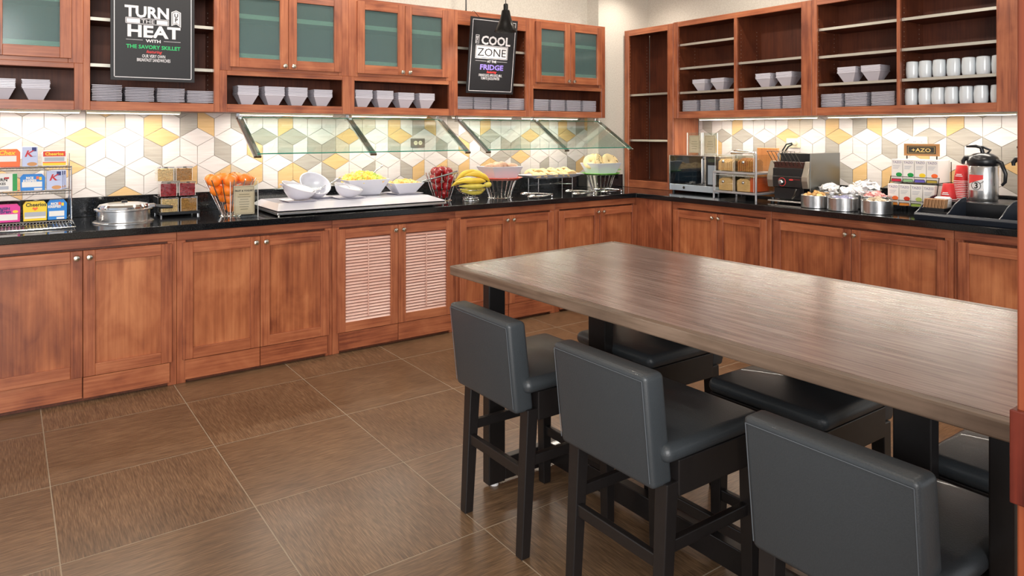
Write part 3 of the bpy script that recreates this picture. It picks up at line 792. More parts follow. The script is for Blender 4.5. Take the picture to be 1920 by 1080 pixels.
def rset(kind, xs, y, z, n, place, group):
    for i, x in enumerate(xs):
        stack(kind, y, -x, z, n, '%s stack %s' % (ORD[i+1], place), group)
rset('plate', (.178, .375, .578), .56, 1.6175, 10, 'above the paper signs', 'plates above the paper signs')
rset('plate', (.818, .99, 1.17), .56, 1.6175, 10, 'above the toaster', 'plates above the toaster')
rset('plate', (1.488, 1.67, 1.86), .56, 1.6175, 10, 'above the steel tubs', 'plates above the steel tubs')
rset('bowl', (.275, .475), .55, 1.7985, 4, 'shelf above the microwave', 'bowls above the microwave')
rset('bowl', (.915, 1.1), .55, 1.7985, 5, 'shelf above the toaster', 'bowls above the toaster')
rset('bowl', (1.6, 1.775), .55, 1.7985, 5, 'shelf above the steel tubs', 'bowls above the steel tubs')
mug = bpy.data.objects.new('mug', MB().lathe([(.03, .112), (.037, .108), (.0405, .06), (.039, .02), (.035, 0), (.031, 0), (.035, .03), (.034, .1)], n=20, cap1=True).mesh('mug', WHITEM, 40)); COL.objects.link(mug)
MB().tube([(0, .036, .09), (0, .058, .082), (0, .062, .055), (0, .052, .03), (0, .037, .025)], .0055, 6).build('handle', WHITEM, mug, smooth=60)
first = True
for zz, row, ys in ((1.8005, 'upper', (2.04, 2.122, 2.207, 2.292, 2.379, 2.46, 2.545)), (1.6205, 'lower', (2.033, 2.12, 2.2, 2.28, 2.365, 2.447, 2.54))):
    for i, x in enumerate(ys):
        o = mug if first else dup(mug); first = False
        o.location = right(x, .515, zz); o.rotation_euler = (0, 0, -PI/2+random.uniform(-.5, .5))
        tag(o, 'white mug upside down, %s from the divider on the %s mug shelf' % (ORD[i+1], row), 'mug', 'mugs standing upside down')

# ------------------------------------------------------------------ cereal rack and packs
rk = thing('cereal_rack', 'chrome wire rack with three tiers of cereal packs at left', 'rack', (-4.48, .45, CZ))
for z in (.018, .19, .326):
    m = MB().tube([(-.34, -.005, z), (.337, -.005, z)], .004, 6).tube([(-.34, -.005, z-.014), (.337, -.005, z-.014)], .0025, 6).tube([(-.34, .17, z), (.337, .17, z)], .003, 6)
    x = -.33
    while x < .335:
        m.tube([(x, -.005, z-.013), (x+.006, -.005, z), (x+.006, .17, z)], .0016, 5); x += .0155
    m.build('wire_shelf', CHROME, rk)
m = MB().tube([(-.34, -.27, .008), (.34, -.27, .008), (.345, -.005, .014)], .004, 6)
x = -.33
while x < .335: m.tube([(x, -.27, .008), (x, -.01, .012)], .0022, 5); x += .0155
m.build('base_grid', CHROME, rk)
MB().box(-.335, .33, -.265, -.01, .0005, .004).build('base_mat', BLACKP, rk)
for x in (-.337, .337):
    MB().tube([(x, -.004, 0), (x, -.004, .332)], .0042, 8).build('upright', CHROME, rk)
    MB().tube([(x, .17, 0), (x, .17, .40)], .0042, 8).build('upright', CHROME, rk)
    MB().sphere((x, -.004, .012), .009, 10, 8).build('foot', CHROME, rk)
PORG = plain('pack_orange', (240, 110, 50), .45); PYEL = plain('pack_yellow', (240, 206, 50), .45); PBLU = plain('pack_blue', (30, 130, 214), .45)
PPNK = plain('pack_pink', (222, 52, 150), .45); PWHT = plain('pack_white', (232, 230, 226), .45); PLIL = plain('pack_lilac', (190, 200, 232), .45)
PGRN = plain('pack_green', (24, 150, 70), .45); PNAV = plain('pack_navy', (24, 40, 110), .45); PREDD = plain('pack_red', (196, 28, 44), .45); PTAN = plain('flake_tan', (206, 150, 100), .7)
PGREY = plain('print_grey', (176, 180, 190), .6); PDRED = plain('pack_scarlet', (216, 60, 40), .45)
def pack(name, lab, x0, x1, z0, h, m, y=.458, d=.05, kind='tub'):
    t = thing(name, lab, 'cereal', ((x0+x1)/2, y, z0), 0)
    w = x1-x0
    if kind == 'tub':
        MB().prismy([(-w/2, 0), (w/2, 0), (w/2+.002, h*.82), (w/2-.012, h), (-w/2+.012, h), (-w/2-.002, h*.82)], 0, d).build('carton', m, t, bevel=.0015, seg=1)
    else: MB().box(-w/2, w/2, 0, d, 0, h).build('carton', m, t, bevel=.001, seg=1)
    return t, w, h
def panel(t, m, a, b, c, d, n='printed_panel'): return bx(t, n, m, a, b, c, d, -.0003)
def kbox(lab, x0, x1, z0, h, d=.05, y=.458):
    t, w, h = pack('cereal_box', lab, x0, x1, z0, h, PLIL, y, d, 'box')
    text('K', .05, PREDD, t, (-.008, -.0012, h*.5), bold=.001, shear=.3, xs=1.2)
    text('Original', .008, PGREY, t, (.016, -.0012, h*.5))
    panel(t, PNAV, w/2-.027, w/2-.006, h-.026, h-.004); 
    MB().prismy([(.01+.024*math.cos(a*PI/8), .014+.011*math.sin(a*PI/8)) for a in range(16)], -.0014, -.0003).build('bowl_print', PTAN, t)
    return t
z = 1.2465
t, w, h = pack('cereal_tub', 'orange cereal tub at the left end of the top rack tier', -4.60, -4.388, z, .1, PORG)
panel(t, PWHT, -.09, .09, .03, .062); text('Chex', .034, PYEL, t, (.045, -.0012, .068), bold=.001, shear=.2)
kbox('pale blue cereal box with a red letter K on the top tier', -4.378, -4.305, z, .112)
t, w, h = pack('cereal_tub', 'orange cereal tub at the right end of the top rack tier', -4.285, -4.165, z, .088, PWHT)
panel(t, PDRED, -.054, .054, .055, .085); panel(t, PYEL, -.056, .056, .004, .018); panel(t, PORG, -.056, .056, .018, .024); panel(t, PGREY, -.048, .048, .028, .05)
text('Cheerios', .024, PYEL, t, (0, -.0014, .062), bold=.0008)
z = 1.1105
t, w, h = pack('cereal_box', 'white cereal box with a green edge on the middle tier', -4.60, -4.4, z, .1, PWHT, kind='box')
panel(t, PGRN, .078, .0995, .002, .098); text('CORN', .024, INK, t, (.02, -.0012, .058), bold=.0006); text('FLAKES', .018, INK, t, (.018, -.0012, .038), bold=.0004)
panel(t, PGREY, -.06, .06, .012, .03); panel(t, PREDD, .04, .062, .07, .08)
def krisp(lab, x0, x1, z0, hh):
    t, w, h = pack('cereal_tub', lab, x0, x1, z0, hh, PBLU)
    panel(t, PWHT, -w/2+.006, w/2-.012, .02, .05); panel(t, PWHT, w/2-.05, w/2-.012, .003, .014)
    text('RICE', .017, PWHT, t, (-.014, -.0014, h-.026), bold=.001); text('KRISPIES', .019, PWHT, t, (-.014, -.0014, h-.043), bold=.001, xs=.9)
    panel(t, PORG, w/2-.04, w/2-.028, h-.028, h-.012, 'print_blob'); panel(t, PYEL, w/2-.026, w/2-.014, h-.034, h-.016, 'print_blob')
krisp('blue cereal tub in the middle of the middle rack tier', -4.385, -4.272, z, .092)
for i in (2, 1, 0):
    kbox(('front of three lilac K boxes at the right of the middle tier', 'second of three lilac K boxes, behind the front one', 'rearmost of the three lilac K boxes on the middle tier')[i], -4.262+i*.012, -4.187+i*.012, z, .108, .028, .458+i*.034)
z = .939
t, w, h = pack('cereal_tub', 'pink cereal tub at the left of the bottom rack tier', -4.60, -4.388, z, .098, PPNK)
panel(t, PWHT, -.095, .095, .012, .045); text('RAISIN', .02, PNAV, t, (.03, -.0014, .07), bold=.0008); text('Bran', .026, PNAV, t, (.04, -.0014, .052), bold=.0008)
MB().prismy([(.085+.013*math.cos(a*PI/7), .058+.008*math.sin(a*PI/7)) for a in range(14)], -.0014, -.0003).build('print_blob', PYEL, t)
t, w, h = pack('cereal_tub', 'yellow cereal tub in the middle of the bottom rack tier', -4.372, -4.262, z, .108, PYEL)
text('Cheerios', .029, INK, t, (.004, -.0014, .082), bold=.0006, xs=.9); panel(t, PGREY, -.05, .05, .025, .05); panel(t, PWHT, -.05, .05, .014, .024)
MB().prismy([(0, .058), (.014, .07), (.009, .078), (0, .073), (-.009, .078), (-.014, .07)], -.0014, -.0003).build('heart_print', PORG, t)
krisp('blue cereal tub at the right end of the bottom rack tier', -4.257, -4.165, z, .112)

# ------------------------------------------------------------------ soup well
sw = thing('soup_warmer', 'round steel soup warmer with a lid, in front of the tiled wall', 'soup warmer', (-3.885, .36, CZ))
MB().lathe([(.162, 0), (.162, .004), (.156, .009), (.145, .009)], n=48).build('flange', STEEL, sw, smooth=40)
MB().lathe([(.14, .009), (.14, .068)], n=48, cap0=False, cap1=False).build('body', STEEL, sw, smooth=40)
MB().lathe([(.143, .068), (.153, .072), (.153, .079), (.14, .082)], n=48).build('rim', STEEL, sw, smooth=40)
ld = MB().lathe([(.135, .083), (.135, .092), (.126, .104), (.08, .113), (.02, .116)], n=48).build('lid', CHROME, sw, smooth=35)
MB().box(-.012, .02, -.012, .012, .114, .124).build('knob', BLACKP, ld, bevel=.003)
MB().box(.125, .165, -.04, .0, .078, .1).build('hinge', CHROME, sw, bevel=.004)
MB().tube([(.15, -.02, .088), (.2, -.03, .078), (.26, -.04, .074)], [.009, .013, .009], 10).build('handle', BLACKP, sw, smooth=60)

# ------------------------------------------------------------------ acrylic topping bins
sd = thing('bin_stand', 'dark stepped stand holding six clear topping bins', 'stand', (-3.56, .46, CZ))
MB().box(-.12, .115, -.02, .2, .012, .03).box(-.12, -.112, .05, .2, .03, .12).box(.108, .115, .05, .2, .03, .12).build('frame', BLACKP, sd, bevel=.002)
for x in (-.11, .105):
    for y in (-.01, .19): MB().cyl(x, y, 0, .012, .008, 10).build('foot', CHROME, sd)
def granules(w, d, h, n, r, m, parent, name):
    q = MB().box(-w/2, w/2, .004, d, 0, h*.86)
    rnd = random.Random(n)
    for i in range(n):
        x, z = rnd.uniform(-w/2, w/2), rnd.uniform(.004, h*.9); s = r*rnd.uniform(.7, 1.3)
        q.sphere((x, rnd.uniform(.002, .008), z), s, 6, 4, (1, 1, .7))
    o = q.build(name, m, parent); o['kind'] = 'stuff'; return o
binspec = [(0, -.06, 0, OATS, 'oat', 'lower left'), (0, .05, 0, GRANO, 'granola', 'lower right'), (1, -.058, 0, BERRY, 'dried cranberry', 'middle left'),
           (1, .052, 0, BERRY, 'dark dried berry', 'middle right'), (2, -.066, 0, OATS, 'pale flake', 'upper left'), (2, .044, 0, GRANO, 'brown raisin', 'upper right')]
for tier, x, _, m, what, pos in binspec:
    t = thing('topping_bin', 'clear bin of %s topping, %s of the six bins' % (what, pos), 'bin', (-3.56+x, .445+tier*.055, CZ+.031+tier*.093), 0, 'clear topping bins')
    w, d, h = .097, .1, .086
    q = MB().box(-w/2, w/2, 0, .003, 0, h).box(-w/2, -w/2+.003, .003, d, 0, h).box(w/2-.003, w/2, .003, d, 0, h).box(-w/2+.003, w/2-.003, .003, d, 0, .003)
    q.build('shell', ACRY, t)
    MB().box(-w/2, w/2, -.001, .0, h-.004, h).box(-w/2, -w/2+.002, -.001, 0, 0, h).box(w/2-.002, w/2, -.001, 0, 0, h).build('edge', GEDGE if 0 else WHITEP, t)
    MB().box(-w/2, w/2, -.014, .002, h-.003, h+.002).build('lip', CHROME, t, bevel=.001, seg=1)
    MB().box(-.01, .01, -.0155, -.013, h-.006, h+.004).build('latch', DSTEEL, t)
    g = granules(w-.008, d-.01, h, 110, .0042, m, t, 'contents')

# ------------------------------------------------------------------ rod baskets with fruit
def rod_basket(lab, loc, r0, r1, h, n, rr=.0035, name='rod_basket'):
    t = thing(name, lab, 'basket', loc)
    MB().lathe([(r0+.018, 0), (r0+.016, .004), (.005, .008)], n=28).build('base_plate', CHROME, t, smooth=40)
    for i in range(n):
        a = 2*PI*(i+.3)/n
        MB().tube([(r0*math.cos(a), r0*math.sin(a), .005), (r1*math.cos(a), r1*math.sin(a), h)], rr, 7).build('rod', CHROME, t, smooth=60)
    return t
def fruit(name, m, me, loc, lab, group, cat, stemh=None):
    o = bpy.data.objects.new(name, me); COL.objects.link(o); o.location = loc
    o.rotation_euler = (random.uniform(-.5, .5), random.uniform(-.5, .5), random.uniform(0, 6))
    tag(o, lab, cat, group)
    return o
OB = (-3.29, .33, CZ)
rod_basket('chrome rod basket heaped with oranges', OB, .05, .155, .232, 14)
OM = MB().sphere((0, 0, 0), .0385, 18, 12, (1, 1, .95)).mesh('orange', ORNG, 80); OS = MB().cyl(0, 0, .034, .038, .004, 8).mesh('stem', STEM)
n = 0
lay = [(.05, .012, 1, 'at the very bottom'), (.112, .047, 3, 'in the second layer'), (.165, .088, 6, 'in the middle layer'), (.178, .0, 1, 'in the middle of the heap'), (.225, .115, 7, 'around the rim layer'), (.235, .035, 3, 'in the crown of the heap')]
for z, r, k, wh in lay:
    for i in range(k):
        a = 2*PI*i/k+z*20
        o = fruit('orange', ORNG, OM, (OB[0]+r*math.cos(a), OB[1]+r*math.sin(a), CZ+z+random.uniform(-.004, .006)), 'round orange %s, %s of %d going round the rod basket' % (wh.replace(' of the heap', ''), ORD[i+1], k), 'oranges '+wh, 'fruit')
        c = bpy.data.objects.new('stem', OS); COL.objects.link(c); c.parent = o
AB = (-1.69, .42, CZ)
rod_basket('chrome rod basket of red apples beside the bananas', AB, .062, .128, .215, 14)
AM = MB().lathe([(.002, -.03), (.018, -.034), (.03, -.022), (.038, .004), (.034, .026), (.02, .036), (.009, .033), (.002, .024)], n=18, cap0=True, cap1=True).mesh('apple', APPLE, 80)
AS = MB().tube([(0, 0, .024), (.003, 0, .045)], .0016, 5).mesh('stem', STEM)
for z, r, k, wh in [(.05, .034, 2, 'at the bottom'), (.11, .052, 4, 'in the lower layer'), (.165, .07, 4, 'in the upper layer'), (.215, .062, 4, 'at the top'), (.225, .0, 1, 'at the crown')]:
    for i in range(k):
        a = 2*PI*i/k+z*31
        o = fruit('apple', APPLE, AM, (AB[0]+r*math.cos(a), AB[1]+r*math.sin(a), CZ+z), 'shiny red apple %s of the basket beside the bananas, %s of %d' % (wh, ORD[i+1], k), 'apples '+wh, 'fruit')
        c = bpy.data.objects.new('stem', AS); COL.objects.link(c); c.parent = o
def rings(t, spec, r=.0028):
    for R, z in spec: MB().ring(0, 0, z, R, r, 30, 6).build('ring', CHROME, t, smooth=60)
bb = thing('wire_basket', 'low chrome wire bowl on a foot, holding bananas', 'basket', (-1.53, .26, CZ))
rings(bb, ((.065, .004), (.062, .022), (.075, .062), (.10, .085), (.118, .115)))
for i in range(6):
    a = 2*PI*i/6+.4; c, s = math.cos(a), math.sin(a)
    MB().tube([(.065*c, .065*s, .004), (.03*c, .03*s, .03), (.04*c, .04*s, .045), (.075*c, .075*s, .062), (.1*c, .1*s, .085), (.118*c, .118*s, .115)], .002, 6).build('rib', CHROME, bb, smooth=60)
def banana(p0, p1, bend, r, m, lab):
    p0, p1 = Vector(p0), Vector(p1); pts = []; rad = []
    bend = Vector(bend)
    for i in range(13):
        t = i/12; p = p0.lerp(p1, t)+bend*(4*t*(1-t)); pts.append(p)
        rad.append(r*(.28+.72*min(1, 3.2*min(t+.02, 1-t+.02)))*(1-.0*t))
    c = (p0+p1)/2
    q = MB().tube([p-c for p in pts], rad, 10)
    o = q.build('banana', m, None, smooth=50, loc=tuple(c)); tag(o, lab, 'fruit', 'bananas in the wire bowl')
    d = (pts[0]-pts[1]).normalized()
    MB().tube([pts[0]-c, pts[0]-c+d*.018], [r*.3, r*.22], 6).build('stem', BANAG, o)
    MB().sphere(tuple(pts[-1]-c), r*.33, 8, 6).build('tip', STEM, o)
bx0, by0 = -1.53, .26
banana((bx0-.11, by0-.05, CZ+.118), (bx0+.065, by0-.1, CZ+.115), (0, -.03, .0), .021, BANAG, 'green-yellow banana lying along the basket rim')
banana((bx0+.145, by0-.02, CZ+.118), (bx0+.06, by0-.08, CZ+.115), (0.01, -.03, .006), .022, BANAG, 'green banana at the right of the basket rim')
banana((bx0-.13, by0-.04, CZ+.15), (bx0+.075, by0-.09, CZ+.15), (0, -.035, .01), .022, BANA, 'yellow banana lying across the front of the bunch')
banana((bx0-.06, by0-.045, CZ+.2), (bx0+.13, by0-.065, CZ+.15), (0, -.02, .025), .022, BANA, 'yellow banana sloping down over the front of the bunch')
banana((bx0-.12, by0+.0, CZ+.17), (bx0+.09, by0+.0, CZ+.205), (-.01, -.01, .03), .022, BANA, 'yellow banana arching over the top left')
banana((bx0-.02, by0+.03, CZ+.21), (bx0+.14, by0+.01, CZ+.175), (0, .0, .022), .021, BANA, 'yellow banana arching at the top right')
banana((bx0-.12, by0+.06, CZ+.12), (bx0+.12, by0+.06, CZ+.14), (0, .03, .02), .022, BANA, 'yellow banana at the back of the basket')
for i, (a, z, m, w) in enumerate(((-.4, .09, BANAG, 'low left'), (.5, .088, BANAG, 'low right'), (0, .075, BANAG, 'lowest'))):
    banana((bx0-.085+a*.03, by0-.04, CZ+z), (bx0+.085+a*.03, by0-.05, CZ+z), (0, -.03, -.008), .019, m, 'green banana at the basket bottom, %s of three' % w)

# ------------------------------------------------------------------ menu card in acrylic
def card_holder(lab, loc, rz, w, h, lines, title=None, back=.05):
    t = thing('card_holder', lab, 'sign', loc, rz)
    MB().box(-w/2, w/2, 0, .004, .004, h).build('front_sheet', ACRY, t)
    MB().box(-w/2, w/2, .007, .011, .004, h).build('rear_sheet', ACRY, t)
    MB().box(-w/2, w/2, -.002, back, 0, .004).build('foot', ACRY, t)
    e = .002
    MB().box(-w/2, -w/2+e, -.0005, .011, 0, h).build('side_edge', WHITEP, t); MB().box(w/2-e, w/2, -.0005, .011, 0, h).build('side_edge', WHITEP, t)
    cw, chh = w*.74, h*.78
    c = MB().box(-cw/2, cw/2, .005, .0062, h*.1, h*.1+chh).build('paper_card', CREAM, t)
    y = .0049
    q = MB(); b0, b1 = -cw/2+.006, cw/2-.006; c0, c1 = h*.1+.006, h*.1+chh-.006
    q.box(b0, b1, y-.0005, y, c0, c0+.0012).box(b0, b1, y-.0005, y, c1-.0012, c1).box(b0, b0+.0012, y-.0005, y, c0, c1).box(b1-.0012, b1, y-.0005, y, c0, c1)
    q.build('border', INK, c)
    if title: text(title, .014, INK, c, (0, y-.0008, c1-.03), bold=.0004)
    q = MB(); rnd = random.Random(int(w*1000)+len(lines))
    for i, L in enumerate(lines):
        zz = c1-.05-i*(chh-.07)/max(1, len(lines)); q.box(-cw*L/2, cw*L/2, y-.0005, y, zz, zz+.0035)
    o = q.build('text_lines', PGREY if 0 else plain('faded_ink', (128, 118, 100), .7), c); o['kind'] = 'stuff'
    return t
card_holder('cream menu card in a clear acrylic holder beside the oranges', (-3.258, .12, CZ+.001), -.05, .165, .225, (.5, .62, .4, .5, .48, .44, .36), 'FRUIT & YOGURT')

# ------------------------------------------------------------------ chilled tray and serving bowls
tr = thing('serving_tray', 'long white stone serving slab on a low steel frame', 'tray', (-2.46, .06, CZ))
MB().box(-.615, .6, 0, .58, .008, .026).build('steel_frame', STEEL, tr, bevel=.004)
MB().box(-.605, .59, .008, .57, .026, .034).build('shadow_gap', BLACKP, tr)
MB().hexa([(-.615, .0, .034), (.6, .0, .034), (.6, .58, .034), (-.615, .58, .034), (-.56, .15, .068), (.53, .15, .068), (.53, .54, .068), (-.56, .54, .068)]).build('slab', WHITE, tr, bevel=.006)
for x in (-.6, .58):
    for y in (.02, .55): MB().cyl(x, y, 0, .01, .008, 8).build('foot', DSTEEL, tr)
def plate_under(x, y, w, lab, d=None):
    o = MB().sqbowl(w*.8, w, 0, .01, .003, (d or w)*.8, d or w).build('square_plate', WHITE, None, loc=(x, y, CZ+.0685), bevel=.002)
    tag(o, lab, 'plate', 'plates under the serving bowls')
plate_under(-2.865, .30, .2, 'square white plate under the slanted yogurt bowl'); plate_under(-2.69, .46, .2, 'square white plate under the big tilted bowl')
plate_under(-2.51, .32, .2, 'square white plate under the slanted bowl in front of the fruit salad'); plate_under(-2.34, .5, .24, 'square white plate under the fruit salad bowl')
plate_under(-2.03, .40, .22, 'square white plate under the pineapple bowl')
ZB = CZ+.075
def slant_bowl(name, lab, x, y, R, h, slope, rz=0, tilt=0, content=None, cm=None, fill=.75):
    t = thing(name, lab, 'bowl', (x, y, ZB), rz)
    prof = [(R*.36, 0), (R*.62, h*.18), (R*.85, h*.5), (R*.97, h*.82), (R, h), (R-.007, h), (R*.92-.004, h*.8), (R*.8, h*.5), (R*.56, h*.22), (R*.3, h*.08)]
    q = MB().lathe(prof, n=40)
    q.v = [(a, b, c+(-a*slope)*(c/h)**1.5) for a, b, c in q.v]
    if tilt: q.xf(Matrix.Translation((0, 0, .4*R*.36*math.sin(tilt)*2.5)) @ Matrix.Rotation(tilt, 4, 'X'))
    q.build('shell', WHITE, t, smooth=50)
    if content:
        f = MB().lathe([(R*.01, h*fill+.004), (R*(.50+.42*fill), h*fill)][::-1], n=36, cap0=False)
        if cm: 
            f.v = [(a, b, c+(-a*slope)*.5*(c/h)) for a, b, c in f.v]
        if tilt: f.xf(Matrix.Translation((0, 0, .4*R*.36*math.sin(tilt)*2.5)) @ Matrix.Rotation(tilt, 4, 'X'))
        f.build(content, cm, t, smooth=60)
    return t
y1 = slant_bowl('serving_bowl', 'slanted white bowl of pale yogurt at the left of the tray', -2.865, .29, .112, .085, .28, 0, .22, 'yogurt', PINK, .86)
b2 = slant_bowl('serving_bowl', 'big round white bowl tilted towards us behind the yogurt', -2.71, .455, .11, .1, .12, 0, .7, None)
q = MB(); rnd = random.Random(4)
for i in range(120):
    a, r = rnd.uniform(0, 6.28), rnd.uniform(0, .05); q.sphere((r*math.cos(a), -.03+r*math.sin(a)*.7, .055+rnd.uniform(0, .006)), .006, 6, 4)
q.build('cottage_cheese', WHITEP, b2)['kind'] = 'stuff'
slant_bowl('serving_bowl', 'slanted white bowl in front of the fruit salad bowl', -2.52, .28, .098, .072, .2, 0, .2, 'sauce', PINK, .8)
def chunks(parent, w, d, z, hh, mats, n, s, name):
    rnd = random.Random(n)
    for k, m in enumerate(mats):
        q = MB()
        for i in range(n//len(mats)):
            a, b = rnd.uniform(-1, 1), rnd.uniform(-1, 1); rr = max(abs(a), abs(b))
            zz = z+hh*(1-rr**2)*rnd.uniform(.5, 1)
            M = Matrix.Translation((a*w/2, b*d/2, zz)) @ Euler((rnd.uniform(0, 3), rnd.uniform(0, 3), rnd.uniform(0, 3))).to_matrix().to_4x4()
            c = MB().box(-s/2, s/2, -s/2.4, s/2.4, -s/2.6, s/2.6).xf(M); q.merge(c)
        if k == 0: q.merge(MB().hexa([(-w/2, -d/2, z-.01), (w/2, -d/2, z-.01), (w/2, d/2, z-.01), (-w/2, d/2, z-.01), (-w/5, -d/5, z+hh*.75), (w/5, -d/5, z+hh*.75), (w/5, d/5, z+hh*.75), (-w/5, d/5, z+hh*.75)]))
        o = q.build(name, m, parent, bevel=.002, seg=1); o['kind'] = 'stuff'
def square_bowl(name, lab, x, y, z, w0, w1, h, d0=None, d1=None, rz=0):
    t = thing(name, lab, 'bowl', (x, y, z), rz)
    MB().sqbowl(w0, w1, 0, h, .008, d0, d1).build('shell', WHITE, t, bevel=.003)
    return t
b4 = square_bowl('salad_bowl', 'large flared square white bowl heaped with fruit salad', -2.315, .5, ZB, .2, .33, .11, .17, .27)
chunks(b4, .29, .23, .095, .065, (FRUITY, FRUITO, FRUITG, FRUITY), 170, .028, 'fruit_salad')
b5 = square_bowl('salad_bowl', 'flared square white bowl of pineapple chunks at the tray end', -2.03, .4, ZB, .13, .25, .078, .12, .2)
chunks(b5, .21, .16, .066, .032, (PINE, FRUITO, PINE), 100, .022, 'pineapple')
def spoon(lab, p0, p1, m=CHROME, cat='spoon', grp=None, w=.004, bowlr=.0):
    p0, p1 = Vector(p0), Vector(p1); c = (p0+p1)/2
    o = MB().tube([p0-c, p0.lerp(p1, .3)-c, p1-c], [w*.7, w*.8, w*1.6], 8).build('serving_spoon', m, None, smooth=60, loc=tuple(c)); tag(o, lab, cat, grp)
    MB().sphere(tuple(p0-c), .02, 12, 8, (1, .8, .35)).build('spoon_bowl', m, o, smooth=80)
    return o
spoon('white spoon handle leaning out of the slanted yogurt bowl', (-2.87, .29, CZ+.14), (-2.995, .26, CZ+.188), WHITE)
spoon('steel spoon leaning out of the big tilted bowl', (-2.65, .43, CZ+.14), (-2.49, .45, CZ+.205))
spoon('white spoon in the slanted bowl before the fruit salad', (-2.50, .27, CZ+.135), (-2.56, .25, CZ+.178), WHITE)
spoon('steel serving spoon standing in the fruit salad', (-2.28, .5, CZ+.19), (-2.135, .54, CZ+.275))
spoon('long steel spoon reaching from pineapple bowl over the apples', (-2.0, .38, CZ+.13), (-1.64, .27, CZ+.225), CHROME, w=.006)

# ------------------------------------------------------------------ rolls, cookies, bagels
def rod_stand(lab, loc, r0, r1, h, n, plate, pm, pn):
    t = thing('rod_stand', lab, 'stand', loc)
    MB().lathe([(r0+.02, 0), (r0+.018, .003), (.01, .006)], n=32).build('base_plate', CHROME, t, smooth=40)
    for i in range(n):
        a = 2*PI*(i+.3)/n
        MB().tube([(r0*math.cos(a), r0*math.sin(a), .004), (r1*math.cos(a), r1*math.sin(a), h)], .004, 7).build('rod', CHROME, t, smooth=60)
    return t
RS = (-1.185, .36, CZ)
rod_stand('flared chrome rod stand under the red plate', RS, .085, .13, .138, 18, 0, 0, 0)
o = MB().lathe([(.09, 0), (.15, .004), (.182, .022), (.178, .026), (.148, .009), (.01, .006)], n=36).build('round_plate', REDP, None, smooth=50, loc=(RS[0], RS[1], CZ+.1385)); tag(o, 'red round plate on the rod stand under the roll bowl', 'plate')
b = square_bowl('bread_bowl', 'deep square white bowl of wrapped rolls on the red plate', RS[0], RS[1], CZ+.147, .2, .3, .104, .17, .24)
rnd = random.Random(9)
for i in range(11):
    x, y = -.11+.022*i, rnd.uniform(-.06, .06)
    o = MB().sphere((0, 0, 0), .034, 12, 8, (1.15, .85, .7)).build('roll', MUFF, None, smooth=80, loc=(RS[0]+x, RS[1]+y, CZ+.243+.02*(1-abs(x)/.11)+rnd.uniform(0, .006)), rot=(rnd.uniform(-.3, .3), rnd.uniform(-.3, .3), rnd.uniform(0, 3)))
    tag(o, 'soft bread roll, %s from the left in the bowl above the red plate' % ORD[i+1], 'roll', 'rolls in the bowl over the red plate')
CT = (-.545, .5, CZ)
cs = thing('tray_stand', 'low steel wire stand carrying the cookie tray', 'stand', CT)
for x in (-.19, .19):
    for y in (-.07, .07): MB().tube([(x, y, 0), (x, y, .128)], .004, 8).build('leg', STEEL, cs)
MB().tube([(-.19, -.07, .075), (0, 0, .068), (.19, .07, .08)], .003, 6).build('crossbar', STEEL, cs); MB().tube([(-.19, .07, .06), (0, 0, .074), (.19, -.07, .07)], .003, 6).build('crossbar', STEEL, cs)
MB().tube([(-.19, -.07, .126), (.19, -.07, .126)], .003, 6).build('rail', STEEL, cs); MB().tube([(-.19, .07, .126), (.19, .07, .126)], .003, 6).build('rail', STEEL, cs)
MB().sphere((0, 0, .073), .007, 10, 8).build('joint', STEEL, cs)
t = thing('cookie_tray', 'long flared white tray of pale cookies on a wire stand', 'tray', (CT[0], CT[1], CZ+.1295))
MB().sqbowl(.44, .64, 0, .03, .006, .13, .21).build('shell', WHITE, t, bevel=.003)
CM = MB().lathe([(.028, -.008), (.042, -.005), (.043, .003), (.034, .013), (.012, .018)], n=18).mesh('cookie', COOK, 50)
for row, (n, y, z, tl, w) in enumerate(((7, -.055, .026, .5, 'front'), (7, -.005, .062, .42, 'middle'), (7, .045, .072, .38, 'back'))):
    for i in range(n):
        o = bpy.data.objects.new('cookie', CM); COL.objects.link(o)
        o.location = (CT[0]-.2+.066*i+random.uniform(-.008, .008), CT[1]+y, CZ+.14+z*.55+random.uniform(0, .008)); o.rotation_euler = (random.uniform(.0, tl), -.5+random.uniform(-.2, .2), random.uniform(0, 6))
        tag(o, 'pale round cookie, %s in the %s row on the white tray' % (ORD[i+1], w), 'cookie', 'cookies on the white tray')
BS = (-.07, .37, CZ)
rod_stand('flared chrome rod stand under the green plate', BS, .08, .125, .14, 18, 0, 0, 0)
o = MB().lathe([(.09, 0), (.14, .003), (.175, .018), (.171, .022), (.138, .008), (.01, .005)], n=36).build('round_plate', GRNP, None, smooth=50, loc=(BS[0], BS[1], CZ+.1405)); tag(o, 'green round plate with a leaf-shaped lip under the bagel bowl', 'plate')
MB().prism([(.12, -.03), (.2, -.06), (.22, -.02), (.2, .03), (.14, .03)], .012, .016).xf(Matrix.Rotation(-.16, 4, 'Y')).build('leaf_lip', GRNP, o)
b = square_bowl('bread_bowl', 'deep square white bowl of sliced bagels on the green plate', BS[0], BS[1], CZ+.15, .2, .29, .1, .17, .24)
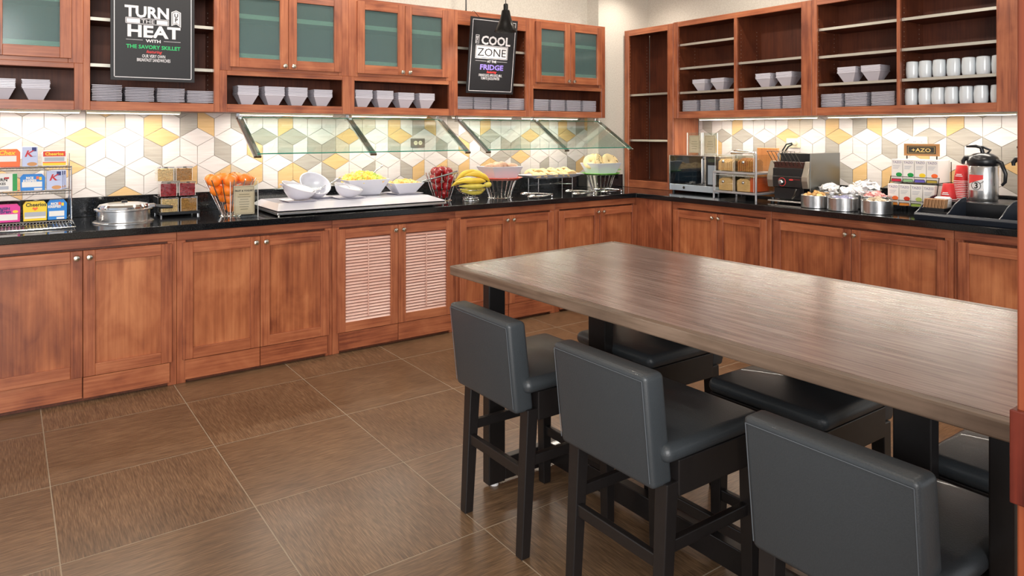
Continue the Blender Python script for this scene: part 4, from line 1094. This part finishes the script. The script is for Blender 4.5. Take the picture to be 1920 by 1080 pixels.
def bagel(x, y, z, rx, rz, lab, rais):
    t = thing('bagel', lab, 'bagel', (BS[0]+x, BS[1]+y, CZ+z), 0, 'bagels in the white bowl'); t.rotation_euler = (rx, 0, rz)
    MB().ring(0, 0, 0, .039, .0325, 28, 10).xf(Matrix.Diagonal((1, 1, .52, 1))).build('bun', BAGEL if not rais else BAGEL, t, smooth=80)
    if rais:
        q = MB(); r = random.Random(int(x*1000))
        for i in range(22):
            a, R = r.uniform(0, 6.28), r.uniform(.025, .062); h = .0175*math.sqrt(max(0, 1-((R-.039)/.0325)**2))
            q.sphere((R*math.cos(a), R*math.sin(a), h), .0035, 6, 4)
        q.build('raisins', RAIS, t)['kind'] = 'stuff'
bagel(-.1, .02, .262, 1.1, -.9, 'plain tan bagel leaning at the left of the bowl', False)
bagel(-.05, -.035, .27, 1.15, .35, 'white bagel half dotted with dark raisins', True)
bagel(.04, -.06, .266, 1.2, -.15, 'plain bagel half facing us in the middle of the bowl', False)
bagel(.105, -.02, .262, .95, -.35, 'bagel half with a few raisins at the right of the bowl', True)
bagel(.0, .05, .285, .6, .2, 'bagel lying at the back of the heap', False)
def tongs(lab, x, y, rz):
    t = thing('serving_tongs', lab, 'tongs', (x, y, CZ), rz, 'steel tongs on the worktop'); t.scale = (1.35, 1.35, 1.35)
    for s, zz in ((-1, .012), (1, .024)):
        MB().tube([(.1, s*.004, .014), (.0, s*.03, zz), (-.06, s*.03, zz)], [.005, .006, .008], 8).build('arm', CHROME, t, smooth=60)
        MB().sphere((-.085, s*.032, zz+.002), .032, 16, 10, (1, .62, .35)).build('paddle', CHROME, t, smooth=80)
    MB().cyl(.1, 0, .006, .02, .009, 12).build('hinge', CHROME, t)
tongs('steel serving tongs nearest the red plate stand', -.96, .13, .05)
tongs('steel serving tongs lying before the cookie tray', -.5, .13, .08)
tongs('steel serving tongs lying before the bagel stand', -.16, .15, .05)

# ------------------------------------------------------------------ outlets
def outlet(lab, loc, rz, m, m2, w=.128, h=.072, plug=False):
    t = thing('wall_outlet', lab, 'outlet', loc, rz)
    MB().box(-w/2, w/2, -.006, 0, -h/2, h/2).build('cover', m, t, bevel=.002)
    for x in (-.021, .021):
        o = MB().lathe([(.017, 0), (.017, .003)], n=16).xf(Matrix.Translation((x, -.006, 0)) @ Matrix.Rotation(PI/2, 4, 'X')).build('socket', m2, t)
        MB().box(x-.007, x-.004, -.0095, -.0088, -.004, .006).build('slot', INK, o); MB().box(x+.004, x+.007, -.0095, -.0088, -.004, .006).build('slot', INK, o)
    if plug:
        MB().lathe([(.02, 0), (.02, .03), (.01, .04)], n=14).xf(Matrix.Translation((.02, -.009, 0)) @ Matrix.Rotation(PI/2, 4, 'X')).build('plug', IVORY, t)
        MB().tube([(.02, -.05, 0), (-.02, -.07, -.01), (-.06, -.06, -.06), (-.08, -.03, -.12)], .006, 8).build('cable', RUBBER, t, smooth=60)
        MB().tube([(.02, -.045, -.008), (-.01, -.06, -.03), (-.045, -.05, -.07), (-.06, -.03, -.12)], .006, 8).build('cable', RUBBER, t, smooth=60)
outlet('grey double outlet plate on the tiled wall behind the left sneeze guard', (-1.724, WB-.008, 1.353), 0, plain('grey_plate', (112, 108, 102), .4), IVORY)
outlet('ivory outlet with a plugged-in black cable above the toaster', right(1.0, WR-.008, 1.352), RR, IVORY, WHITEP, .124, .078, True)
outlet('ivory outlet plate half hidden behind the small tea sign', right(1.96, WR-.008, 1.37), RR, IVORY, WHITEP, .124, .078)

# ------------------------------------------------------------------ microwave and its cards
mw = thing('microwave', 'steel and black glass microwave in the corner', 'microwave', right(.335, .34, CZ), RR)
MB().box(-.265, .265, .012, .36, .02, .325).build('body', STEEL, mw, bevel=.004)
MB().box(-.262, .1, 0, .014, .075, .322).build('door_glass', plain('oven_glass', (10, 13, 18), .06, coat=.5), mw, bevel=.002)
MB().box(-.2, .04, -.0006, 0, .1, .3).build('window', plain('oven_window', (16, 26, 34), .05, coat=.6), mw)
MB().box(-.265, .265, -.001, .013, .02, .073).build('bottom_strip', plain('pale_steel', (196, 208, 222), .3, .6), mw, bevel=.002)
MB().lathe([(.012, 0), (.012, .002)], n=16).xf(Matrix.Translation((-.1, -.001, .047)) @ Matrix.Rotation(PI/2, 4, 'X')).build('badge', INK, mw)
MB().box(-.265, -.255, -.003, .013, .02, .325).build('side_strip', STEEL, mw)
MB().box(.135, .262, 0, .014, .075, .322).build('control_panel', BLACKP, mw, bevel=.002)
MB().box(.155, .24, -.0008, 0, .275, .305).build('display', plain('display_dark', (50, 62, 50), .2), mw)
MB().box(.155, .24, -.0006, 0, .09, .25).build('keypad', plain('keypad_grey', (150, 160, 172), .4), mw)
MB().tube([(.118, -.03, .1), (.118, -.03, .3)], .007, 10).build('handle', CHROME, mw, smooth=60)
for z in (.1, .3): MB().tube([(.118, 0, z), (.118, -.03, z)], .005, 8).build('handle_post', CHROME, mw)
for x in (-.24, .24):
    for y in (.03, .33): MB().cyl(x, y, 0, .02, .012, 10).build('foot', BLACKP, mw)
card_holder('left of two cream notice cards on the microwave', right(.235, .47, CZ+.326), RR+.05, .15, .195, (.5, .6, .55, .45), None, .06)
card_holder('right of two cream notice cards on the microwave', right(.405, .47, CZ+.326), RR+.05, .15, .195, (.4, .5, .6, .35), None, .06)
for o_, tt in zip([o for o in bpy.data.objects if o.name.startswith('card_holder')][1:], ('', '')): pass

# ------------------------------------------------------------------ bread case, board, toaster
bcs = thing('bread_case', 'two-tier clear acrylic bread case on a silver frame', 'bread case', right(.86, .19, CZ), RR)
SILV = plain('silver_frame', (190, 192, 198), .3, .6)
for z in (.045, .2):
    MB().box(-.2, .2, 0, .3, z, z+.016).build('shelf', SILV, bcs, bevel=.003)
for x in (-.195, .195):
    for y in (.006, .294):
        MB().box(x-.006, x+.006, y-.006, y+.006, 0, .365 if x > 0 or y > .1 else .21).build('post', SILV, bcs, bevel=.001, seg=1)
for (z0, z1) in ((.062, .19), (.218, .35)):
    for x in (-.098, .088):
        q = MB(); w = .087
        q.box(x-w, x+w, .008, .011, z0, z1).box(x-w, x-w+.003, .011, .28, z0, z1).box(x+w-.003, x+w, .011, .28, z0, z1).box(x-w, x+w, .011, .28, z1-.003, z1)
        o = q.build('acrylic_drawer', ACRY, bcs)
        MB().box(x-w, x-w+.0025, .0068, .008, z0, z1).build('edge', WHITEP, o); MB().box(x+w-.0025, x+w, .0068, .008, z0, z1).build('edge', WHITEP, o)
        MB().box(x-w, x+w, .0068, .008, z1-.0025, z1).build('edge', WHITEP, o)
        MB().sphere((x, -.004, (z0+z1)/2+.01), .012, 10, 8).build('knob', CHROME, o, smooth=80)
def loaf(lab, x, z, n, m, w=.12, h=.1, across=False):
    t = thing('bread_loaf', lab, 'bread', right(.86+x, .215, CZ+z), RR, 'bread in the acrylic case')
    hh = h
    pr = [(-w/2, 0), (w/2, 0), (w/2+.003, hh*.55), (w/2, hh*.85), (w/4, hh), (-w/4, hh), (-w/2, hh*.85), (-w/2-.003, hh*.55)]
    for i in range(n):
        if across:
            dd = w/n; x_ = -w/2+i*dd; k = random.uniform(.85, 1)*hh
            o = MB().prismx([(0, 0), (.13, 0), (.13, k*.8), (.1, k), (.03, k), (0, k*.8)], x_, x_+dd*.8).build('slice', m, t, bevel=.003, seg=1); o.rotation_euler = (0, random.uniform(-.05, .05), 0)
            continue
        d = .2/n; o = MB().prismy(pr, i*d, i*d+d*.86).build('slice', m, t, bevel=.004, seg=1)
        o.location = (random.uniform(-.003, .003), 0, 0)
loaf('sliced white bread in the top left drawer of the bread case', -.098, .221, 8, BREAD, .14, .095, True)
loaf('sliced brown bread in the top right drawer of the bread case', .088, .221, 8, CRUST, .145, .105, True)
loaf('tan loaf in the bottom left drawer of the bread case', -.098, .065, 9, BREAD, .13, .1)
loaf('tan loaf in the bottom right drawer of the bread case', .07, .065, 9, BREAD, .115, .1)
o = MB().box(-.02, .02, 0, .2, 0, .11).build('bread_pack', plain('orange_wrap', (214, 92, 44), .4), None, loc=right(1.005-.005, .22, CZ+.0645), rot=(0, 0, RR), bevel=.008, seg=3); tag(o, 'orange-red bread wrapper at the right inside the bread case', 'wrapper')
t = thing('serving_tongs', 'steel tongs resting on top of the bread case', 'tongs', right(.9, .27, CZ+.35), RR)
for s in (-1, 1):
    MB().tube([(.1, s*.003, .018), (.0, s*.018, .02+s*.006), (-.11, s*.02, .022+s*.01)], [.004, .005, .011], 8).build('arm', CHROME, t, smooth=60)
MB().cyl(.1, 0, .002, .025, .007, 10).build('hinge', CHROME, t)
o = MB().box(-.05, .05, 0, .02, 0, .02).build('wood_block', WBOARD, None, loc=right(.70, .45, CZ+.366), rot=(0, 0, RR)); 
bpy.data.objects.remove(o)
wb = thing('bread_board', 'upright orange-toned wooden board between bread case and toaster', 'board', right(.95, .52, CZ), RR)
MB().box(-.115, .075, 0, .022, .012, .4).build('board', WBOARD, wb, bevel=.004)
MB().box(-.12, .08, -.01, .032, 0, .014).build('foot', BLACKP, wb)

to = thing('conveyor_toaster', 'steel conveyor toaster with black front and slanted wire feed', 'toaster', right(1.27, .26, CZ), RR)
MB().box(-.165, .165, .045, .40, .115, .262).box(-.165, .165, .24, .40, .262, .365).build('body', STEEL, to, bevel=.003)
MB().box(.165, .172, .03, .42, .03, .372).build('side_panel', plain('mirror_steel', (128, 130, 128), .3, 1), to, bevel=.001, seg=1)
for s in (-1, 1):
    x0, x1 = (s*.165, s*.118)
    a, b_ = min(x0, x1), max(x0, x1)
    MB().prismx([(.0, .2), (.045, .31), (.08, .31), (.08, .115), (.012, .115), (.0, .17)], a, b_).build('cheek', plain('satin_steel', (176, 170, 158), .35, .8), to, bevel=.003)
MB().box(-.165, .165, .17, .24, .3, .366).build('hood', BLACKP, to, bevel=.003)
MB().box(-.116, .116, .02, .1, .262, .305).build('slot', plain('toaster_slot', (60, 24, 16), .5), to)
MB().box(-.117, .117, .004, .03, .2, .258).build('heat_shield', BLACKP, to, bevel=.003)
MB().box(-.117, .117, .004, .03, .12, .195).build('control_panel', plain('control_dark', (26, 24, 26), .3), to, bevel=.002)
MB().lathe([(.02, 0), (.02, .014), (.013, .02)], n=20).xf(Matrix.Translation((-.045, .004, .155)) @ Matrix.Rotation(PI/2, 4, 'X')).build('dial', CHROME, to, smooth=40)
MB().ring(0, 0, 0, .03, .0022, 28, 5).xf(Matrix.Translation((-.04, .003, .157)) @ Matrix.Rotation(PI/2, 4, 'X')).build('dial_ring', SIGNR, to)
MB().prismy([(.035+.018*math.cos(a*PI/8), .176+.006*math.sin(a*PI/8)) for a in range(16)], .002, .004).build('badge', SIGNR, to)
MB().box(.058, .105, .003, .004, .175, .181).build('badge_text', plain('dim_red', (110, 30, 30), .4), to)
MB().box(-.12, .12, .03, .3, .03, .112).build('underside', BLACKP, to)
MB().prismx([(-.03, .012), (.25, .012), (.25, .05), (.235, .05), (.22, .024), (-.025, .022)], -.14, .14).build('crumb_tray', STEEL, to, bevel=.002)
MB().tube([(.04, .01, .04), (.07, -.01, .06), (.08, -.0, .11)], .008, 8).build('chute_arm', DSTEEL, to, smooth=60)
for x in (-.15, .15):
    for y in (.05, .38): MB().cyl(x, y, 0, .032, .014, 12).build('foot', BLACKP, to)
for i in range(8):
    x = -.11+.0314*i
    MB().tube([(x, .03, .268), (x, -.02, .325), (x, -.075, .385)], .0022, 6).build('feed_wire', DSTEEL, to)
MB().tube([(-.115, .03, .267), (.115, .03, .267)], .0035, 6).build('feed_bar', STEEL, to); MB().tube([(-.115, -.075, .386), (.115, -.075, .386)], .0028, 6).build('feed_bar', STEEL, to)

# ------------------------------------------------------------------ steel tubs with portions
def tub(lab, x, y, R, h):
    t = thing('steel_tub', lab, 'tub', right(x, y, CZ), RR, 'brushed steel condiment tubs')
    MB().lathe([(R-.004, 0), (R, .004), (R, h-.002), (R-.002, h), (R-.004, h-.002), (R-.004, .006), (.002, .005)], n=40).build('wall', STEEL, t, smooth=40)
    return t
CRM = MB().lathe([(.011, 0), (.016, .02), (.0185, .022), (.0185, .0235)], n=10).mesh('creamer_cup', WHITEP)
PKT = MB().box(-.022, .022, -.014, .014, -.002, .002).mesh('sugar_packet', WHITEP)
PBU = MB().box(-.018, .018, -.018, .018, 0, .012).mesh('jam_portion', PLIL)
def fill(x, y, R, z0, hgt, n, me, name, lab, cat, grp, sc=1.0):
    rnd = random.Random(int(x*100)+n)
    for i in range(n):
        r = R*math.sqrt(rnd.random())*.86; a = rnd.uniform(0, 6.28)
        o = bpy.data.objects.new(name, me); COL.objects.link(o)
        o.location = right(x+r*math.cos(a), y+r*math.sin(a), CZ+z0+hgt*(1-(r/R)**2)*rnd.uniform(.4, 1))
        o.rotation_euler = (rnd.uniform(-.9, .9), rnd.uniform(-.9, .9), rnd.uniform(0, 6)); o.scale = (sc, sc, sc)
        tag(o, lab, cat, grp)
P_PINK = plain('pink_lid', (228, 164, 160), .4); P_TAN = plain('butter_gold', (226, 180, 112), .4); P_LIL = plain('lilac_lid', (186, 186, 214), .4); P_CRM = plain('cream_lid', (224, 206, 180), .4)
JM = {}
def portion(m):
    if m.name not in JM: JM[m.name] = MB().lathe([(.013, 0), (.018, .012), (.021, .0125), (.021, .014)], n=12).mesh('portion_cup', m)
    return JM[m.name]
specs = [(1.548, .175, .094, .088, 'steel tub of gold butter portions, beside the toaster tray', P_TAN, 16, .004),
         (1.762, .145, .094, .088, 'steel tub of lilac-lidded portions at the worktop edge', P_LIL, 16, -.004),
         (1.985, .155, .094, .088, 'steel tub of cream-lidded portions beside the tea boxes', P_CRM, 16, -.004),
         (1.888, .34, .095, .098, 'steel tub of pink-lidded jam portions, middle of the group', P_PINK, 26, .008)]
for x, y, R, h, lab, m, n, dz in specs:
    tub(lab, x, y, R, h)
    o = MB().lathe([(.0, h*.72), (R-.005, h*.7)][::-1], n=20, cap0=False, cap1=False)
    fill(x, y, R-.02, h*.74+dz, .03, n, portion(m), 'portion_cup', 'small portion cup in the '+lab.split(',')[0].replace(' at the worktop edge', '').replace(' beside the tea boxes', ''), 'portion cup', 'portions in '+lab[:30])
tub('wide steel tub heaped with white creamers, beside the toaster', 1.54, .385, .09, .105)
fill(1.54, .385, .085, .095, .045, 26, CRM, 'creamer_cup', 'small white creamer cup heaped in the wide steel tub by the toaster', 'creamer', 'creamers in the wide tub', 1.1)
tub('steel tub of creamers between butter tub and jam tub', 1.705, .34, .085, .1)
fill(1.705, .34, .078, .09, .045, 24, CRM, 'creamer_cup', 'small white creamer cup in the tub behind the butter tub', 'creamer', 'creamers in the middle tub', 1.1)
tub('rear steel tub heaped with white sugar packets', 1.71, .535, .105, .12)
fill(1.71, .535, .1, .11, .065, 50, PKT, 'sugar_packet', 'white paper sugar packet heaped in the rear steel tub', 'packet', 'packets in the rear tub', 1.25)
# ------------------------------------------------------------------ tea display
td = thing('tea_rack', 'black wire two-tier rack for tea boxes', 'rack', right(2.07, .42, CZ), RR)
for z, y in ((.045, 0), (.2, .05)):
    q = MB().tube([(-.15, y-.004, z+.028), (.155, y-.004, z+.028)], .002, 6).tube([(-.15, y-.004, z-.008), (.155, y-.004, z-.008)], .0025, 6)
    q.build('front_rail', BLACKM, td)
    MB().box(-.15, .155, y, y+.2, z-.01, z-.006).build('tray', BLACKM, td)
for x in (-.15, .155):
    MB().tube([(x, 0, 0), (x, 0, .07), (x, .05, .23)], .0025, 6).build('side_wire', BLACKM, td); MB().tube([(x, .22, 0), (x, .22, .33)], .0025, 6).build('side_wire', BLACKM, td)
LAV = plain('tea_lettering', (150, 142, 168), .6)
blobs = [['#', 'g', 'y', 'o'], ['o', 'r', 'l', 'g']]
BM = {'#': PGRN, 'g': PGRN, 'y': PYEL, 'o': PORG, 'r': PDRED, 'l': FRUITG}
TG = [[(196, 30, 60), (140, 180, 130), (98, 88, 180), (170, 150, 60)], [(240, 150, 60), (240, 150, 60), (170, 200, 90), (200, 200, 200)]]
place = ['leftmost', 'second', 'third', 'rightmost']
for tier in (0, 1):
    for i in range(4):
        w = .071; x = -.112+i*.0745; y = .003+(.05 if tier == 0 else 0); z = .195 if tier == 0 else .04; h = .148 if tier == 0 else .14
        t = thing('tea_box', 'white tea box, %s in the %s tier of the tea rack' % (place[i], ('upper', 'lower')[tier]), 'tea box', right(2.07+x, .42+y, CZ+z), RR, 'tea boxes in the wire rack')
        MB().box(-w/2, w/2, 0, .17, 0, h).build('carton', PWHT, t, bevel=.0012, seg=1)
        text('TAZO', .021, LAV, t, (0, -.0006, h-.026), bold=.0003, xs=1.02)
        q = MB()
        for k in range(3): q.box(-.026, .02-.006*k, -.0006, 0, h-.045-.009*k, h-.042-.009*k)
        q.build('text_lines', PGREY, t)['kind'] = 'stuff'
        bm_ = BM[blobs[tier][i]]
        MB().prismy([(.014+.02*math.cos(a*PI/8), .046+.014*math.sin(a*PI/8)) for a in range(16)], -.0008, -.0002).build('fruit_print', bm_, t)
        tg = plain('tag_%d%d' % (tier, i), TG[tier][i], .4)
        if not (tier == 1 and i == 3):
            f = MB().box(-w/2+.004, w/2-.004, -.007, -.005, -.002, .016).build('name_tag', tg, t, bevel=.003)
            MB().tube([(-w/2+.002, -.008, .0), (-w/2+.006, -.008, .018), (w/2-.006, -.008, .018), (w/2-.002, -.008, .0), (-w/2+.002, -.008, -.003)], .0016, 5).build('tag_wire', BLACKM, f)
sgn = thing('tea_sign', 'small brown sign with black panel on two pegs above the tea boxes', 'sign', right(2.065, .58, CZ), RR)
MB().box(-.112, .112, 0, .012, .366, .448).build('board', plain('sign_brown', (150, 108, 66), .5), sgn, bevel=.001, seg=1)
MB().box(-.092, .092, -.001, 0, .38, .434).build('panel', INK, sgn)
SG = plain('sign_gold', (206, 176, 110), .4)
q = MB().box(-.084, .084, -.0018, -.001, .386, .3872).box(-.084, .084, -.0018, -.001, .4268, .428).box(-.084, -.0828, -.0018, -.001, .386, .428).box(.0828, .084, -.0018, -.001, .386, .428)
q.build('border', SG, sgn)
text('+AZO', .034, SG, sgn, (0, -.0018, .394), bold=.0004, xs=1.35)
for x in (-.095, .095): MB().box(x-.003, x+.003, .004, .01, 0, .366).build('peg', BLACKM, sgn)

# ------------------------------------------------------------------ coffee station
cd = thing('coffee_caddy', 'black plastic organiser with sloping bins below the airpots', 'organiser', right(2.27, .04, CZ), RR)
MB().box(0, .78, .26, .62, 0, .105).build('rear_platform', BLACKP, cd, bevel=.008, seg=3)
MB().box(.17, .78, .0, .26, 0, .012).build('bin_floor', NAVYP, cd, bevel=.002)
MB().prismx([(0, 0), (.02, .0), (.05, .035), (.055, .04), (.0, .045), (-.012, .03)], .0, .78).build('front_lip', NAVYP, cd, bevel=.003)
pf = [(.0, .0), (.0, .04), (.05, .06), (.12, .10), (.2, .128), (.27, .135), (.27, 0)]
for x in (.0, .17, .44, .77): MB().prismx(pf, x, x+.008).build('divider', NAVYP, cd, bevel=.002)
MB().box(0, .17, .06, .26, 0, .05).build('low_shelf', BLACKP, cd, bevel=.004)
def airpot(x, lab):
    t = thing('airpot', lab, 'airpot', right(x, .47, CZ+.1055), RR)
    MB().lathe([(.074, 0), (.078, .006), (.08, .02), (.08, .205), (.076, .214)], n=40).build('body', STEEL, t, smooth=40)
    MB().lathe([(.077, .214), (.084, .222), (.086, .245), (.078, .268), (.05, .288), (.02, .294)], n=36).build('lid', BLACKP, t, smooth=40)
    MB().tube([(-.05, -.03, .262), (-.085, -.03, .262), (-.098, -.034, .24), (-.096, -.036, .222)], [.017, .016, .012, .009], 10).build('spout', BLACKP, t, smooth=60)
    MB().tube([(.0, 0, .285), (-.01, 0, .325), (-.035, -.01, .335), (-.085, -.02, .332)], [.012, .012, .011, .007], 8).build('pump_lever', BLACKP, t, smooth=60)
    MB().tube([(.02, 0, .285), (.04, 0, .31), (.0, 0, .33), (-.02, 0, .33)], .008, 8).build('bail', BLACKP, t, smooth=60)
    MB().tube([(.07, -.01, .25), (.105, -.02, .235), (.128, -.02, .17), (.125, -.02, .12), (.108, -.02, .1)], [.012, .013, .011, .01, .008], 8).build('handle', BLACKP, t, smooth=60)
    a0, a1, R = -2.25, -1.2, .0808
    def arc(z0, z1, R, m, n, a0=a0, a1=a1):
        vs = []; k = 14
        for i in range(k+1):
            a = a0+(a1-a0)*i/k
            z1_ = z1[0]+(z1[1]-z1[0])*i/k if isinstance(z1, tuple) else z1; z0_ = z0[0]+(z0[1]-z0[0])*i/k if isinstance(z0, tuple) else z0
            for r in (R, R+.0008): vs += [(r*math.cos(a), r*math.sin(a), z0_), (r*math.cos(a), r*math.sin(a), z1_)]
        q = MB(); f = []
        for i in range(k):
            b, c = 4*i, 4*i+4; f += [(b+2, c+2, c+3, b+3), (b, b+1, c+1, c), (b, c, c+2, b+2), (b+1, b+3, c+3, c+1)]
        q._add(vs, f); return q.build(n, m, t)
    arc(.065, .16, R, WHITEP, 'label_card'); arc((.105, .135), .16, R+.001, SIGNR, 'label_red')
    s = text('3', .05, INK, t, (-.006, -.0835, .078), rot=(PI/2, 0, -.15), bold=.001, name='numeral')
    MB().ring(0, 0, 0, .025, .0016, 24, 5).xf(Matrix.Translation((-.006, -.084, .095)) @ Matrix.Rotation(PI/2, 4, 'X')).build('ring_print', INK, t)
    MB().tube([(.016, -.084, .11), (.028, -.082, .116), (.034, -.08, .125)], .0016, 5).build('ring_tail', INK, t)
airpot(2.475, 'steel coffee airpot with a black pump lid and a label reading 3')
airpot(2.745, 'second steel airpot, mostly hidden by the wooden post')
CUPM = MB().lathe([(.044, 0), (.045, .004), (.03, .098), (.028, .1)], n=24).mesh('cup_body', REDC, 40)
def cup_stack(x, y, z, n, lab, grp):
    for i in range(n):
        t = bpy.data.objects.new('paper_cup', CUPM); COL.objects.link(t); t.location = right(x, y, CZ+z+i*.011); t.rotation_euler = (0, 0, RR)
        tag(t, 'red paper cup upside down, %s of the %s' % ('top' if i == n-1 else ORD[i+1]+' from below', lab), 'cup', grp)
        MB().ring(0, 0, .003, .0445, .0022, 24, 6).build('rim', WHITEP, t)
        if i == n-1:
            q = MB()
            for k, (w, zz) in enumerate(((.03, .042), (.04, .032))): q.box(-w/2, w/2, -.0425+.0009*0, -.0405, zz, zz+.005)
            q.build('print_line', WHITEP, t)
cup_stack(2.325, .36, .1055, 1, 'front stack by the tea boxes', 'red cups'); 
cup_stack(2.345, .50, .1055, 11, 'rear stack by the airpot', 'red cups')
LIDM = MB().lathe([(.045, 0), (.046, .006), (.04, .008), (.038, .012), (.01, .012)], n=24).mesh('cup_lid', WHITEP, 40)
for i in range(6):
    o = bpy.data.objects.new('drink_cover', LIDM); COL.objects.link(o); o.location = right(2.345, .24, CZ+.07+i*.0095)
    tag(o, 'white cup lid, %s in the stack beside the red cups' % ('topmost' if i == 5 else ORD[i+1]+' from below'), 'cup lid', 'white cup lids')
tag(MB().box(-.05, .05, -.05, .05, 0, .069).build('lid_holder', BLACKP, None, loc=right(2.345, .235, CZ+.0), bevel=.003), 'black box under the stack of white lids', 'holder')
SLV = MB().prismy([(-.0024, 0), (.0024, 0), (.0034, .052), (-.0018, .052)], -.03, .03).mesh('cup_sleeve', CARD)
for i in range(13):
    o = bpy.data.objects.new('cup_sleeve', SLV); COL.objects.link(o); o.location = right(2.285+i*.0092, .145+(i%2)*.004, CZ+.0705); o.rotation_euler = (0, .12, RR+.1)
    tag(o, 'brown cardboard cup sleeve, %s of the row before the lids' % (ORD[i+1]), 'cup sleeve', 'brown cup sleeves')
tag(MB().box(-.065, .065, -.035, .035, 0, .07).build('sleeve_holder', BLACKP, None, loc=right(2.34, .145, CZ), rot=(0, 0, RR), bevel=.003), 'black tray under the brown cup sleeves', 'holder')
